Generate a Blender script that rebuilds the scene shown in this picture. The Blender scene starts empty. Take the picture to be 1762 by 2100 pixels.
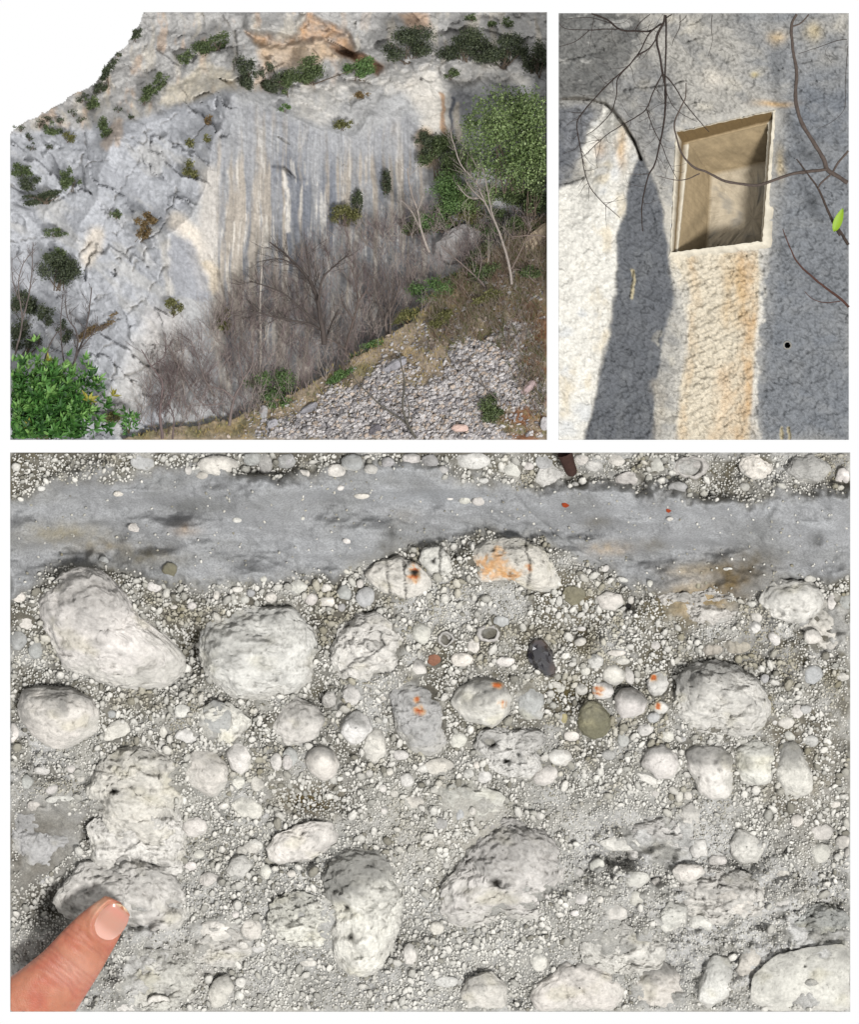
import bpy, math, random
import numpy as np

sc = bpy.context.scene
COL = sc.collection

# ------------------------------------------------------------------ camera, sky, sun, exposure
D = 150.0                                   # viewing distance (1 unit = 100 drawing units "d")
cam_d = bpy.data.cameras.new('camera')
cam = bpy.data.objects.new('camera', cam_d)
COL.objects.link(cam)
cam.location = (0, -D, 0)
cam.rotation_euler = (math.radians(90), 0, 0)
cam_d.sensor_fit = 'HORIZONTAL'
cam_d.sensor_width = 36.0
cam_d.lens = 36.0 * D / 17.62
cam_d.clip_start = 1.0
cam_d.clip_end = 2000.0
sc.camera = cam

world = bpy.data.worlds.new('World')
sc.world = world
world.use_nodes = True
wb = world.node_tree.nodes['Background']     # bright overcast: an even white sky
wb.inputs['Color'].default_value = (1.0, 1.0, 1.0, 1)
wb.inputs['Strength'].default_value = 1.0

sun_d = bpy.data.lights.new('sun', 'SUN')
sun_d.energy = 4.8
sun_d.angle = math.radians(11)
sun_d.color = (1.0, 0.99, 0.98)
sun = bpy.data.objects.new('sun', sun_d)
COL.objects.link(sun)
SUN_EL, SUN_AZ = math.radians(-19), math.radians(20)     # lamp set below the horizon to underlight the pebble face, from front right
sun.rotation_euler = (math.radians(90) - SUN_EL, 0, SUN_AZ)

vs = sc.view_settings
vs.view_transform = 'Standard'
vs.look = 'None'
vs.exposure = 0.0
vs.gamma = 1.0
vs.use_curve_mapping = False
sc.cycles.max_bounces = 5
sc.cycles.diffuse_bounces = 1

# ------------------------------------------------------------------ helpers
KZ = 0.99905
rng = np.random.default_rng(7)
random.seed(7)


def at(dx, dy, y):
    """drawing position (dx right, dy down) at depth y (away from the viewer) -> point in the world"""
    s = (D + y) / D
    return np.stack([(np.asarray(dx) - 881.0) / 100 * s, np.asarray(y) + 0 * np.asarray(dx),
                     (1050.0 - np.asarray(dy)) / 100 * KZ * s], -1)


F1 = 0.76014 / 2.2025
F2 = 0.76014 * 1160 / 1762
SHEET = {'c1': (0, 0, F1), 'c2': (700, 0, F1), 'c3': (0, 580, F1), 'c4': (700, 580, F1),
         'b1': (1500, 20, F1), 'b2': (1500, 600, F1), 'p1': (0, 1200, F1), 'p2': (760, 1200, F1),
         'p3': (1510, 1200, F1), 'p4': (0, 1750, F1), 'p5': (760, 1750, F1), 'p6': (1510, 1750, F1),
         'p7': (0, 2200, F2), 'p8': (1158, 2200, F2), 'd': (0, 0, 1)}


def cv(k, pts):
    """survey sheet coordinates -> drawing units"""
    x0, y0, f = SHEET[k]
    return [(x0 * 0.76014 + p[0] * f, y0 * 0.76014 + p[1] * f) for p in pts]


def lin(r, g, b):
    o = []
    for c in (r, g, b):
        c /= 255.0
        o.append(c / 12.92 if c <= 0.04045 else ((c + 0.055) / 1.055) ** 2.4)
    return np.array(o)


def alb(r, g, b, k=1.7):
    """surface colour of a flat, openly lit patch that photographs as r, g, b"""
    return lin(r, g, b) / k


def _hash(ix, iy, iz, s):
    n = (ix.astype(np.uint32) * np.uint32(374761393) + iy.astype(np.uint32) * np.uint32(668265263)
         + iz.astype(np.uint32) * np.uint32(2246822519) + np.uint32((s * 3266489917) & 0xffffffff))
    n = (n ^ (n >> np.uint32(15))) * np.uint32(2246822519)
    n = (n ^ (n >> np.uint32(13))) * np.uint32(3266489917)
    n = n ^ (n >> np.uint32(16))
    return n.astype(np.float32) / np.float32(4294967295.0)


def vn(x, y, z=None, s=0):
    """value noise, -1..1"""
    x = np.asarray(x, np.float32); y = np.asarray(y, np.float32)
    ix = np.floor(x).astype(np.int64); iy = np.floor(y).astype(np.int64)
    fx = x - ix; fy = y - iy
    fx = fx * fx * fx * (fx * (fx * 6 - 15) + 10); fy = fy * fy * fy * (fy * (fy * 6 - 15) + 10)
    if z is None:
        iz = np.zeros_like(ix)
        a = _hash(ix, iy, iz, s) * (1 - fx) + _hash(ix + 1, iy, iz, s) * fx
        b = _hash(ix, iy + 1, iz, s) * (1 - fx) + _hash(ix + 1, iy + 1, iz, s) * fx
        return (a * (1 - fy) + b * fy) * 2 - 1
    z = np.asarray(z, np.float32)
    iz = np.floor(z).astype(np.int64); fz = z - iz
    fz = fz * fz * fz * (fz * (fz * 6 - 15) + 10)
    r = 0
    for dz, wz in ((0, 1 - fz), (1, fz)):
        a = _hash(ix, iy, iz + dz, s) * (1 - fx) + _hash(ix + 1, iy, iz + dz, s) * fx
        b = _hash(ix, iy + 1, iz + dz, s) * (1 - fx) + _hash(ix + 1, iy + 1, iz + dz, s) * fx
        r = r + wz * (a * (1 - fy) + b * fy)
    return r * 2 - 1


def fbm(x, y, z=None, o=4, s=0, g=0.5, ridged=False):
    r = 0.0; a = 1.0; t = 0.0
    c, sn = math.cos(0.65), math.sin(0.65)
    for i in range(o):
        n = vn(x, y, z, s + i * 17)
        if ridged:
            n = 1 - 2 * np.abs(n)
        r = r + a * n; t += a; a *= g
        x, y = (x * c - y * sn) * 2.03 + 5.1, (x * sn + y * c) * 2.03 + 3.7
        if z is not None:
            z = z * 2.03 + 1.3
    return r / t


def voro(x, y, s=0):
    """cellular noise: F1, F2 - F1, per cell randoms a, b, c and offsets to the cell's centre"""
    ix = np.floor(x).astype(np.int64); iy = np.floor(y).astype(np.int64)
    f1 = np.full(x.shape, 9.0); f2 = np.full(x.shape, 9.0)
    ra = np.zeros(x.shape); rb = np.zeros(x.shape); rc = np.zeros(x.shape)
    ox = np.zeros(x.shape); oy = np.zeros(x.shape)
    for i in (-1, 0, 1):
        for j in (-1, 0, 1):
            jx, jy = ix + i, iy + j
            z = np.zeros_like(jx)
            px = jx + 0.1 + 0.8 * _hash(jx, jy, z, s); py = jy + 0.1 + 0.8 * _hash(jx, jy, z, s + 1)
            d = np.hypot(px - x, py - y)
            m = d < f1
            f2 = np.where(m, f1, np.minimum(f2, d))
            f1 = np.where(m, d, f1)
            ra = np.where(m, _hash(jx, jy, z, s + 2), ra); rb = np.where(m, _hash(jx, jy, z, s + 3), rb)
            rc = np.where(m, _hash(jx, jy, z, s + 4), rc)
            ox = np.where(m, x - px, ox); oy = np.where(m, y - py, oy)
    return f1, f2 - f1, ra, rb, rc, ox, oy


def ss(a, b, x):
    t = np.clip((x - a) / (b - a), 0, 1)
    return t * t * (3 - 2 * t)


def sdf(X, Y, pts):
    """signed distance to a polygon, negative inside"""
    d2 = np.full(X.shape, 1e18); ins = np.zeros(X.shape, bool)
    n = len(pts)
    for i in range(n):
        x0, y0 = pts[i]; x1, y1 = pts[(i + 1) % n]
        ex, ey = x1 - x0, y1 - y0
        t = np.clip(((X - x0) * ex + (Y - y0) * ey) / (ex * ex + ey * ey + 1e-9), 0, 1)
        d2 = np.minimum(d2, (X - x0 - t * ex) ** 2 + (Y - y0 - t * ey) ** 2)
        if y0 != y1:
            c = ((y0 <= Y) != (y1 <= Y)) & (X < x0 + (Y - y0) / (y1 - y0) * ex)
            ins ^= c
    d = np.sqrt(d2)
    return np.where(ins, -d, d)


def dpoly(X, Y, pts):
    """distance to an open polyline"""
    d2 = np.full(X.shape, 1e18)
    for (x0, y0), (x1, y1) in zip(pts[:-1], pts[1:]):
        ex, ey = x1 - x0, y1 - y0
        t = np.clip(((X - x0) * ex + (Y - y0) * ey) / (ex * ex + ey * ey + 1e-9), 0, 1)
        d2 = np.minimum(d2, (X - x0 - t * ex) ** 2 + (Y - y0 - t * ey) ** 2)
    return np.sqrt(d2)


def blob(X, Y, cx, cy, rx, ry):
    return np.exp(-(((X - cx) / rx) ** 2 + ((Y - cy) / ry) ** 2))


def mix(c, k, m):
    m = np.clip(m, 0, 1)[..., None]
    return c * (1 - m) + np.asarray(k) * m


def mesh_np(name, V, F, C=None, smooth=True):
    me = bpy.data.meshes.new(name)
    V = np.asarray(V, np.float32); F = np.asarray(F, np.int32)
    n, k = F.shape
    me.vertices.add(len(V)); me.vertices.foreach_set('co', V.ravel())
    me.loops.add(n * k); me.loops.foreach_set('vertex_index', F.ravel())
    me.polygons.add(n)
    me.polygons.foreach_set('loop_start', np.arange(0, n * k, k, dtype=np.int32))
    me.polygons.foreach_set('use_smooth', np.full(n, smooth))
    me.update(calc_edges=True)
    if C is not None:
        a = me.attributes.new('Col', 'FLOAT_COLOR', 'POINT')
        C = np.asarray(C, np.float32)
        a.data.foreach_set('color', np.concatenate([C, np.ones((len(C), 1), np.float32)], 1).ravel())
    return me


def obj(name, me, mat=None, parent=None, loc=None, label=None, cat=None, group=None, kind=None):
    o = bpy.data.objects.new(name, me)
    COL.objects.link(o)
    if mat is not None and me is not None and not me.materials:
        me.materials.append(mat)
    if parent is not None:
        o.parent = parent
    if loc is not None:
        o.location = loc
    if label: o['label'] = label
    if cat: o['category'] = cat
    if group: o['group'] = group
    if kind: o['kind'] = kind
    return o


def grid_faces(ny, nx):
    i = np.arange(ny * nx).reshape(ny, nx)
    return np.stack([i[:-1, :-1], i[1:, :-1], i[1:, 1:], i[:-1, 1:]], -1).reshape(-1, 4)


def thicken(V, F, C, yback):
    """gives a sheet of rock its cut sides and back at depth yback"""
    e = np.concatenate([F[:, [0, 1]], F[:, [1, 2]], F[:, [2, 3]], F[:, [3, 0]]])
    key = np.sort(e, 1); code = key[:, 0].astype(np.int64) * len(V) + key[:, 1]
    _, inv, cnt = np.unique(code, return_inverse=True, return_counts=True)
    b = e[cnt[inv.ravel()] == 1]
    ids = np.unique(b)
    m = np.full(len(V), -1); m[ids] = len(V) + np.arange(len(ids))
    V2 = V[ids].copy(); k_ = (D + yback) / (D + V2[:, 1]); V2[:, 0] *= k_; V2[:, 2] *= k_; V2[:, 1] = yback
    S = np.stack([b[:, 1], b[:, 0], m[b[:, 0]], m[b[:, 1]]], 1)
    return np.concatenate([V, V2]), np.concatenate([F, S]), np.concatenate([C, C[ids]])


def bil(G, X0, Y0, h, dx, dy):
    fx = np.clip((np.asarray(dx, float) - X0) / h, 0, G.shape[1] - 1.001)
    fy = np.clip((np.asarray(dy, float) - Y0) / h, 0, G.shape[0] - 1.001)
    ix = fx.astype(int); iy = fy.astype(int); tx = fx - ix; ty = fy - iy
    return (G[iy, ix] * (1 - tx) * (1 - ty) + G[iy, ix + 1] * tx * (1 - ty)
            + G[iy + 1, ix] * (1 - tx) * ty + G[iy + 1, ix + 1] * tx * ty)


# ------------------------------------------------------------------ materials
def rock_mat(name, grain=30.0, bump=0.4, var=0.25, rough=0.9, spec=0.15, dist=0.02, speck=0.0):
    m = bpy.data.materials.new(name); m.use_nodes = True
    nt = m.node_tree; N = nt.nodes; L = nt.links
    bs = N['Principled BSDF']
    bs.inputs['Roughness'].default_value = rough
    bs.inputs['Specular IOR Level'].default_value = spec
    at_ = N.new('ShaderNodeAttribute'); at_.attribute_name = 'Col'
    tc = N.new('ShaderNodeTexCoord')
    n1 = N.new('ShaderNodeTexNoise'); n1.inputs['Scale'].default_value = grain * 0.5
    n1.inputs['Detail'].default_value = 6; n1.inputs['Roughness'].default_value = 0.65
    n2 = N.new('ShaderNodeTexNoise'); n2.inputs['Scale'].default_value = grain
    n2.inputs['Detail'].default_value = 5; n2.inputs['Roughness'].default_value = 0.7
    L.new(tc.outputs['Object'], n1.inputs['Vector']); L.new(tc.outputs['Object'], n2.inputs['Vector'])
    mr = N.new('ShaderNodeMapRange')
    mr.inputs['From Min'].default_value = 0.3; mr.inputs['From Max'].default_value = 0.7
    mr.inputs['To Min'].default_value = 1 - var; mr.inputs['To Max'].default_value = 1 + var
    L.new(n1.outputs['Fac'], mr.inputs['Value'])
    mx = N.new('ShaderNodeVectorMath'); mx.operation = 'SCALE'
    L.new(at_.outputs['Color'], mx.inputs[0]); L.new(mr.outputs['Result'], mx.inputs['Scale'])
    last = mx.outputs['Vector']
    if speck > 0:
        v = N.new('ShaderNodeTexVoronoi'); v.inputs['Scale'].default_value = grain * 0.9
        L.new(tc.outputs['Object'], v.inputs['Vector'])
        r = N.new('ShaderNodeMapRange')
        r.inputs['From Min'].default_value = 0.02; r.inputs['From Max'].default_value = 0.22
        r.inputs['To Min'].default_value = 1 + speck; r.inputs['To Max'].default_value = 1.0
        L.new(v.outputs['Distance'], r.inputs['Value'])
        m2 = N.new('ShaderNodeVectorMath'); m2.operation = 'SCALE'
        L.new(last, m2.inputs[0]); L.new(r.outputs['Result'], m2.inputs['Scale'])
        last = m2.outputs['Vector']
    L.new(last, bs.inputs['Base Color'])
    bp = N.new('ShaderNodeBump'); bp.inputs['Strength'].default_value = bump
    bp.inputs['Distance'].default_value = dist
    L.new(n2.outputs['Fac'], bp.inputs['Height']); L.new(bp.outputs['Normal'], bs.inputs['Normal'])
    return m


def leaf_mat(name, rough=0.55, trans=0.25):
    m = bpy.data.materials.new(name); m.use_nodes = True
    nt = m.node_tree; N = nt.nodes; L = nt.links
    bs = N['Principled BSDF']; bs.inputs['Roughness'].default_value = rough
    bs.inputs['Specular IOR Level'].default_value = 0.35
    a = N.new('ShaderNodeAttribute'); a.attribute_name = 'Col'
    L.new(a.outputs['Color'], bs.inputs['Base Color'])
    tr = N.new('ShaderNodeBsdfTranslucent'); L.new(a.outputs['Color'], tr.inputs['Color'])
    ms = N.new('ShaderNodeMixShader'); ms.inputs[0].default_value = trans
    L.new(bs.outputs['BSDF'], ms.inputs[1]); L.new(tr.outputs['BSDF'], ms.inputs[2])
    L.new(ms.outputs['Shader'], N['Material Output'].inputs['Surface'])
    return m


M_CLIFF = rock_mat('cliff_limestone', grain=26, bump=0.6, var=0.16, dist=0.03)
M_SOIL = rock_mat('slope_soil', grain=30, bump=0.8, var=0.35, dist=0.03)
M_WALL = rock_mat('weathered_limestone', grain=40, bump=0.7, var=0.16, dist=0.022)
M_CUT = rock_mat('cut_limestone', grain=22, bump=0.3, var=0.12, dist=0.015)
M_MATRIX = rock_mat('sandy_matrix', grain=44, bump=0.7, var=0.32, dist=0.018, speck=0.3)
M_STONE = rock_mat('pale_limestone', grain=24, bump=0.9, var=0.2, dist=0.03)
M_GRAIN = rock_mat('grit', grain=40, bump=0.3, var=0.14, dist=0.01)
M_FLINT = rock_mat('black_flint', grain=9, bump=0.12, var=0.25, rough=0.12, spec=0.9, dist=0.03)
M_BARK = rock_mat('bark', grain=40, bump=0.5, var=0.25, dist=0.01)
M_LEAF = leaf_mat('foliage')
M_GRASS = leaf_mat('dry_grass', 0.8, 0.2)


# =====================================================================================
#  ROCK FACE OF PEBBLES (overhanging slab, lower half)
# =====================================================================================
CX0, CX1, CY0, CY1 = 21.0, 1744.0, 928.0, 2075.0
TILT = math.tan(math.radians(36))            # the face leans out over the viewer


def yp(dy):
    return (np.asarray(dy) - 928.0) / 100 * TILT - 0.2


HC = 3.0
nx = int(round((CX1 - CX0) / HC)) + 1; ny = int(round((CY1 - CY0) / HC)) + 1
gx = np.linspace(CX0, CX1, nx); gy = np.linspace(CY0, CY1, ny)
X, Y = np.meshgrid(gx, gy)
hcx = (CX1 - CX0) / (nx - 1); hcy = (CY1 - CY0) / (ny - 1)

BAND_T = [(0, 1025), (60, 1005), (140, 978), (250, 985), (330, 972), (420, 962), (560, 985), (660, 975), (750, 958), (850, 950),
          (1000, 982), (1060, 1005), (1110, 1000), (1250, 1000), (1400, 1012), (1470, 1035), (1530, 1030), (1600, 1010), (1760, 1000)]
BAND_B = [(1760, 1180), (1660, 1180), (1590, 1185), (1520, 1215), (1450, 1200), (1380, 1205), (1290, 1185), (1200, 1155), (1110, 1110), (1000, 1092),
          (950, 1112), (850, 1112), (740, 1150), (680, 1188), (560, 1182), (400, 1196), (310, 1188), (250, 1168), (150, 1162),
          (80, 1185), (0, 1235)]
WX = X + 24 * fbm(X / 60, Y / 60, o=3, s=3); WY = Y + 30 * fbm(X / 50, Y / 50, o=4, s=5, g=.6)
sb = sdf(WX, WY, BAND_T + BAND_B)
band = ss(24, -24, sb)
n_w = lambda a, b: fbm(a / 30, b / 30, o=2, s=45)
H = 46 * fbm(X / 230, Y / 170, o=3, s=11) + 10 * fbm(X / 90, Y / 60, o=3, s=12)
H += band * (20 + 84 * fbm(X / 180, Y / 85, o=2, s=21, g=0.35) + 20 * fbm(X / 70, Y / 42, o=3, s=22) + 12 * fbm(X / 110, Y / 34, o=4, s=23, ridged=True, g=.55) + 4 * fbm(X / 14, Y / 11, o=3, s=24))
YC = np.interp(X, [0, 200, 450, 700, 900, 1050, 1250, 1450, 1600, 1760], [1130, 1120, 1125, 1120, 1075, 1065, 1110, 1140, 1150, 1130]) + 14 * fbm(X / 120, Y / 200, o=2, s=25)
H += band * (56 * np.clip(np.abs((Y - YC) / 95), 0, 1.15) ** 1.6 - 52)
H += 36 * blob(X, Y, 860, 992, 100, 34) - 24 * blob(X, Y, 440, 1045, 70, 28) - 18 * blob(X, Y, 60, 1010, 130, 18) + 14 * blob(X, Y, 250, 1010, 110, 26)
H += 36 * blob(X, Y, 1400, 1075, 150, 45) - 30 * blob(X, Y, 1530, 1165, 75, 32) + 36 * blob(X, Y, 1660, 1110, 90, 50)
H += -15 * np.exp(-((sb - 10) / 14) ** 2) * (Y > 1080)             # undercut below the sand layer
H += (1 - band) * (9 * fbm(X / 44, Y / 40, o=3, s=31) + 4.5 * fbm(X / 11, Y / 11, o=2, s=41))
ROUGH = 1.2 * blob(X, Y, 1520, 1890, 300, 190) + 0.8 * blob(X, Y, 1250, 1750, 120, 90) + blob(X, Y, 60, 1560, 90, 120) + blob(X, Y, 280, 1950, 200, 150) + 0.8 * blob(X, Y, 620, 1760, 90, 60) + 0.8 * blob(X, Y, 1650, 1300, 160, 90) + 0.7 * blob(X, Y, 1500, 960, 260, 40)
H += (1 - band) * np.clip(ROUGH, 0, 1) * (52 * fbm(X / 46, Y / 32, o=4, s=43, g=0.6) - 10 * ss(0.1, 0.0, voro(X / 46 + 0.4 * n_w(X, Y), Y / 34, 44)[1]))
H += band * (2.2 * fbm(X / 26, Y / 18, o=3, s=33) + 0.7 * vn(X / 5, Y / 5, s=9))
for px, py, rx, ry, dp in [(90, 1855, 60, 50, -60), (60, 1740, 80, 60, -30), (640, 1640, 75, 42, -24), (200, 1700, 40, 30, -40), (660, 1420, 40, 50, -25), (1165, 1410, 50, 50, -22),
                           (1480, 1860, 60, 40, -18), (1690, 1870, 70, 40, -15), (1200, 1290, 60, 40, -18), (390, 1320, 22, 60, -25), (1740, 1500, 30, 50, -40),
                           (1060, 2000, 90, 30, -16), (1270, 1760, 40, 25, -22), (880, 1700, 120, 60, 14), (1260, 1850, 90, 70, 10)]:
    H += (1.9 if dp < 0 else 1) * dp * blob(X, Y, px, py, rx, ry)
for px, py, r, dp in [(808, 1088, 7, 16), (1676, 1108, 10, 22), (1738, 1082, 18, 30), (1054, 2055, 17, 40), (1225, 1070, 26, 12), (1340, 1120, 24, 10), (1290, 1245, 14, 26), (605, 1168, 8, 14)]:
    H -= dp * blob(X, Y, px, py, r, r)
H -= 9 * ss(4, 0, dpoly(X, Y, [(1055, 1015), (1085, 1050), (1130, 1085), (1170, 1115), (1210, 1135), (1260, 1165)]) - 0.6) * 0.7

# ---- stones: (sheet, outline or ellipse, tone, relief)
SHEETS = []


def poly(k, pts, tone='white', rel=0.5, **kw):
    SHEETS.append(dict(pts=cv(k, pts), tone=tone, rel=rel, **kw))


def ell(k, x, y, rx, ry, tone='white', rel=0.75, rot=0.0, **kw):
    """a roundish stone: slightly uneven oval"""
    n = 9; a0 = rng.random() * 6.28
    P = []
    for i in range(n):
        a = a0 + i * 2 * math.pi / n
        w = 1 + 0.10 * (rng.random() * 2 - 1)
        u, v = rx * w * math.cos(a), ry * w * math.sin(a)
        P.append((x + u * math.cos(rot) - v * math.sin(rot), y + u * math.sin(rot) + v * math.cos(rot)))
    SHEETS.append(dict(pts=cv(k, P), tone=tone, rel=rel, **kw))


poly('d', [(72, 1262), (82, 1215), (120, 1178), (170, 1165), (215, 1178), (258, 1218), (292, 1265), (345, 1305), (387, 1350), (382, 1388), (335, 1412), (285, 1418), (210, 1405), (135, 1372), (92, 1315)], rel=0.42, rough=1.5, label='largest rough pale stone below the sand layer')
poly('d', [(405, 1325), (425, 1275), (480, 1250), (540, 1240), (605, 1247), (645, 1290), (653, 1340), (642, 1390), (602, 1430), (540, 1445), (482, 1440), (452, 1412), (415, 1380)], rel=0.46, rough=1.5, label='round stone with a greenish fractured front')
poly('d', [(668, 1350), (690, 1290), (728, 1252), (788, 1253), (832, 1292), (839, 1340), (815, 1385), (762, 1407), (715, 1397), (680, 1380)], rel=0.6, rough=1.4, label='rounded stone split by a dark stepped crack')
poly('d', [(743, 1180), (775, 1150), (820, 1140), (868, 1162), (888, 1195), (882, 1218), (832, 1228), (780, 1215)], rel=0.5, rough=0.9, label='white cracked stone with a rusty hollow')
poly('d', [(857, 1150), (870, 1124), (900, 1119), (925, 1140), (931, 1170), (905, 1186), (875, 1178)], rel=0.55, rough=1.1)
poly('d', [(955, 1160), (970, 1125), (1010, 1105), (1060, 1103), (1110, 1120), (1135, 1150), (1153, 1188), (1135, 1216), (1095, 1210), (1040, 1200), (985, 1195)], rel=0.45, rough=1.1, label='oval stone stained orange at its left half')
poly('d', [(795, 1425), (808, 1394), (850, 1387), (890, 1400), (912, 1432), (916, 1480), (920, 1530), (882, 1552), (842, 1546), (812, 1500)], 'grey', rel=0.5, rough=1.0, label='tall knobby stone with one rust spot')
poly('d', [(920, 1442), (938, 1408), (990, 1386), (1035, 1398), (1053, 1430), (1045, 1468), (1010, 1488), (960, 1480)], 'cap', rel=0.7, rough=0.6, label='smooth oval stone with two rust spots')
poly('d', [(1055, 1420), (1075, 1393), (1105, 1402), (1122, 1440), (1115, 1475), (1080, 1482), (1058, 1460)], 'grey', rel=0.4)
poly('d', [(970, 1530), (985, 1497), (1050, 1490), (1110, 1500), (1121, 1520), (1100, 1545), (1112, 1575), (1085, 1595), (1040, 1590), (1003, 1570)], rel=0.42, rough=1.6, label='hollow knobby pale stone with deep pits')
poly('p6', [(680, 300), (700, 170), (780, 80), (900, 65), (1060, 105), (1180, 190), (1250, 290), (1258, 400), (1180, 500), (1000, 512), (830, 510), (730, 450), (690, 380)], 'cap', rel=0.5, rough=1.5, label='big grey-topped stone with layered fractures')
poly('p4', [(88, 350), (130, 240), (250, 212), (420, 228), (560, 290), (610, 380), (590, 490), (480, 555), (370, 592), (270, 580), (180, 500), (110, 420)], 'cap', rel=0.6, rough=0.7)
poly('p4', [(580, 560), (630, 460), (700, 420), (770, 440), (790, 500), (740, 540), (650, 560)], rel=0.6, rough=0.5)
poly('p4', [(490, 880), (560, 750), (620, 620), (760, 550), (900, 560), (1040, 620), (1100, 760), (1090, 900), (1050, 1000), (1040, 1140), (900, 1180), (760, 1170), (650, 1080), (560, 930)], 'white', rel=0.42, rough=1.8, label='rough white stone with one drilled black hole')
poly('p4', [(1088, 760), (1120, 630), (1180, 600), (1280, 620), (1350, 690), (1362, 790), (1290, 880), (1220, 870), (1110, 800)], rel=0.5, rough=0.8, label='pale stone with a brownish broken face')
poly('p4', [(1340, 620), (1390, 558), (1460, 560), (1502, 640), (1480, 720), (1430, 757), (1370, 710)], rel=0.7, rough=0.4)
poly('p4', [(1365, 930), (1420, 868), (1500, 880), (1572, 950), (1540, 1022), (1430, 1000)], rel=0.5)
ell('p4', 1530, 800, 45, 50); ell('p4', 1640, 670, 38, 55); ell('p4', 1705, 675, 32, 50); ell('p4', 970, 490, 28, 45)
ell('p4', 1110, 520, 72, 46, rel=0.4); ell('p4', 1080, 370, 50, 42, rel=0.5); ell('p4', 1290, 420, 100, 120, 'grey', 0.3); ell('p4', 1150, 1060, 90, 60, rel=0.45)
ell('p4', 1500, 1180, 55, 40); ell('p4', 360, 890, 100, 28, rel=0.7, rot=-0.12); ell('p4', 200, 930, 40, 35); ell('p4', 160, 790, 40, 45, 'grey'); ell('p4', 655, 385, 35, 30, 'grey')
ell('p4', 60, 500, 55, 60, rel=0.5); ell('p4', 250, 725, 55, 28); ell('p4', 310, 835, 45, 25, rot=-0.4); ell('p4', 480, 780, 35, 28); ell('p4', 420, 710, 30, 28)
ell('p4', 1410, 790, 45, 45, rel=0.4); ell('p4', 1440, 1200, 40, 36); ell('p4', 1610, 762, 22, 16); ell('p4', 1380, 480, 40, 44, 'white', 0.4)
poly('p5', [(-80, 470), (-20, 330), (80, 280), (200, 330), (258, 420), (220, 530), (130, 590), (20, 580)], rel=0.55, rough=0.9)
ell('p5', 298, 312, 62, 62, rel=0.6, rough=1.2); ell('p5', 425, 265, 66, 75, rel=0.45, rough=1.5)
poly('p5', [(345, 500), (378, 400), (450, 363), (520, 400), (545, 480), (470, 560), (400, 572)], 'cap', rel=0.6)
poly('p5', [(480, 590), (500, 480), (560, 450), (612, 500), (625, 620), (560, 692), (500, 660)], rel=0.6, rough=0.6)
poly('p5', [(135, 680), (160, 600), (230, 570), (310, 600), (347, 690), (310, 770), (240, 787), (170, 740)], 'cap', rel=0.85, rough=0.25, label='round stone with a smooth grey cap')
ell('p5', 700, 630, 62, 33); ell('p5', 740, 780, 50, 46); ell('p5', 1200, 760, 48, 46); ell('p5', 1110, 740, 36, 34); ell('p5', 1050, 540, 55, 56, rel=0.7)
ell('p5', 1655, 645, 72, 52, rel=0.6); ell('p5', 1562, 752, 92, 66, rel=0.65, rot=-0.4, rough=0.4); ell('p5', 780, 912, 70, 46, rel=0.6)
ell('p5', 1070, 62, 76, 44, rel=0.7, rough=0.5); ell('p5', 1330, 78, 62, 34, rel=0.7)
poly('p5', [(758, 120), (790, 45), (840, 70), (870, 148), (805, 172)], 'cap', rel=0.8, rough=0.2)
ell('p5', 905, 68, 48, 48, 'brown', 0.55, rough=0.3, label='round reddish-brown pebble')
ell('p5', 605, 292, 24, 18); ell('p5', 265, 150, 14, 18); ell('p5', 1655, 235, 30, 26); ell('p5', 1675, 415, 26, 34, 'ochre'); ell('p5', 615, 425, 18, 22); ell('p5', 935, 700, 95, 52, rel=0.35)
ell('p5', 520, 740, 26, 24); ell('p5', 345, 770, 22, 18); ell('p5', 640, 730, 24, 26); ell('p5', 600, 830, 26, 26); ell('p5', 668, 860, 28, 24); ell('p5', 845, 710, 40, 28); ell('p5', 1160, 690, 22, 26)
ell('p5', 50, 640, 45, 60, 'grey', 0.5); ell('p5', 945, 1040, 46, 38, 'grey', 0.5); ell('p5', 1135, 965, 22, 28); ell('p5', 1060, 990, 24, 44, 'grey', 0.4); ell('p5', 905, 840, 26, 22); ell('p5', 980, 1285, 24, 24)
ell('p2', 830, 1120, 62, 72, rel=0.75, rough=0.5); ell('p2', 975, 1155, 52, 54, 'ring', 0.6); ell('p2', 1230, 1120, 78, 56, 'ring', 0.6, label='hollow shell-like ring set in grit')
ell('p2', 1305, 1050, 46, 40, 'grey', 0.5); ell('p2', 1142, 1200, 40, 48, rel=0.5, rough=0.7); ell('p2', 372, 885, 46, 50, 'grey'); ell('p2', 272, 935, 58, 36); ell('p2', 262, 852, 36, 28)
ell('p2', 95, 845, 66, 50); ell('p2', 175, 915, 40, 40); ell('p2', 500, 905, 62, 62, 'grey', 0.5); ell('p2', 355, 965, 26, 28, 'grey'); ell('p2', 465, 825, 24, 30)
for a in [(350, 255, 24, 17), (475, 305, 52, 18), (1085, 330, 38, 25), (1170, 335, 42, 30), (390, 570, 30, 20), (1000, 320, 22, 10), (125, 437, 14, 12), (705, 655, 18, 15), (780, 655, 18, 14)]:
    ell('p2', *a, rel=0.6)
ell('p2', 320, 152, 66, 40, rel=0.7); ell('p2', 130, 172, 42, 28, 'cap'); ell('p2', 765, 85, 58, 48, 'cap'); ell('p2', 530, 145, 45, 32); ell('p2', 420, 105, 66, 55, 'grey', 0.6); ell('p2', 1130, 90, 112, 58, rel=0.6, rough=0.7)
ell('p2', 40, 90, 42, 45, 'grey'); ell('p2', 630, 110, 46, 40, 'grey'); ell('p2', 880, 100, 55, 45, 'grey', 0.6); ell('p2', 960, 150, 34, 25, 'grey'); ell('p2', 1375, 145, 60, 60, rel=0.4); ell('p2', 1200, 212, 36, 18)
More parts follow.
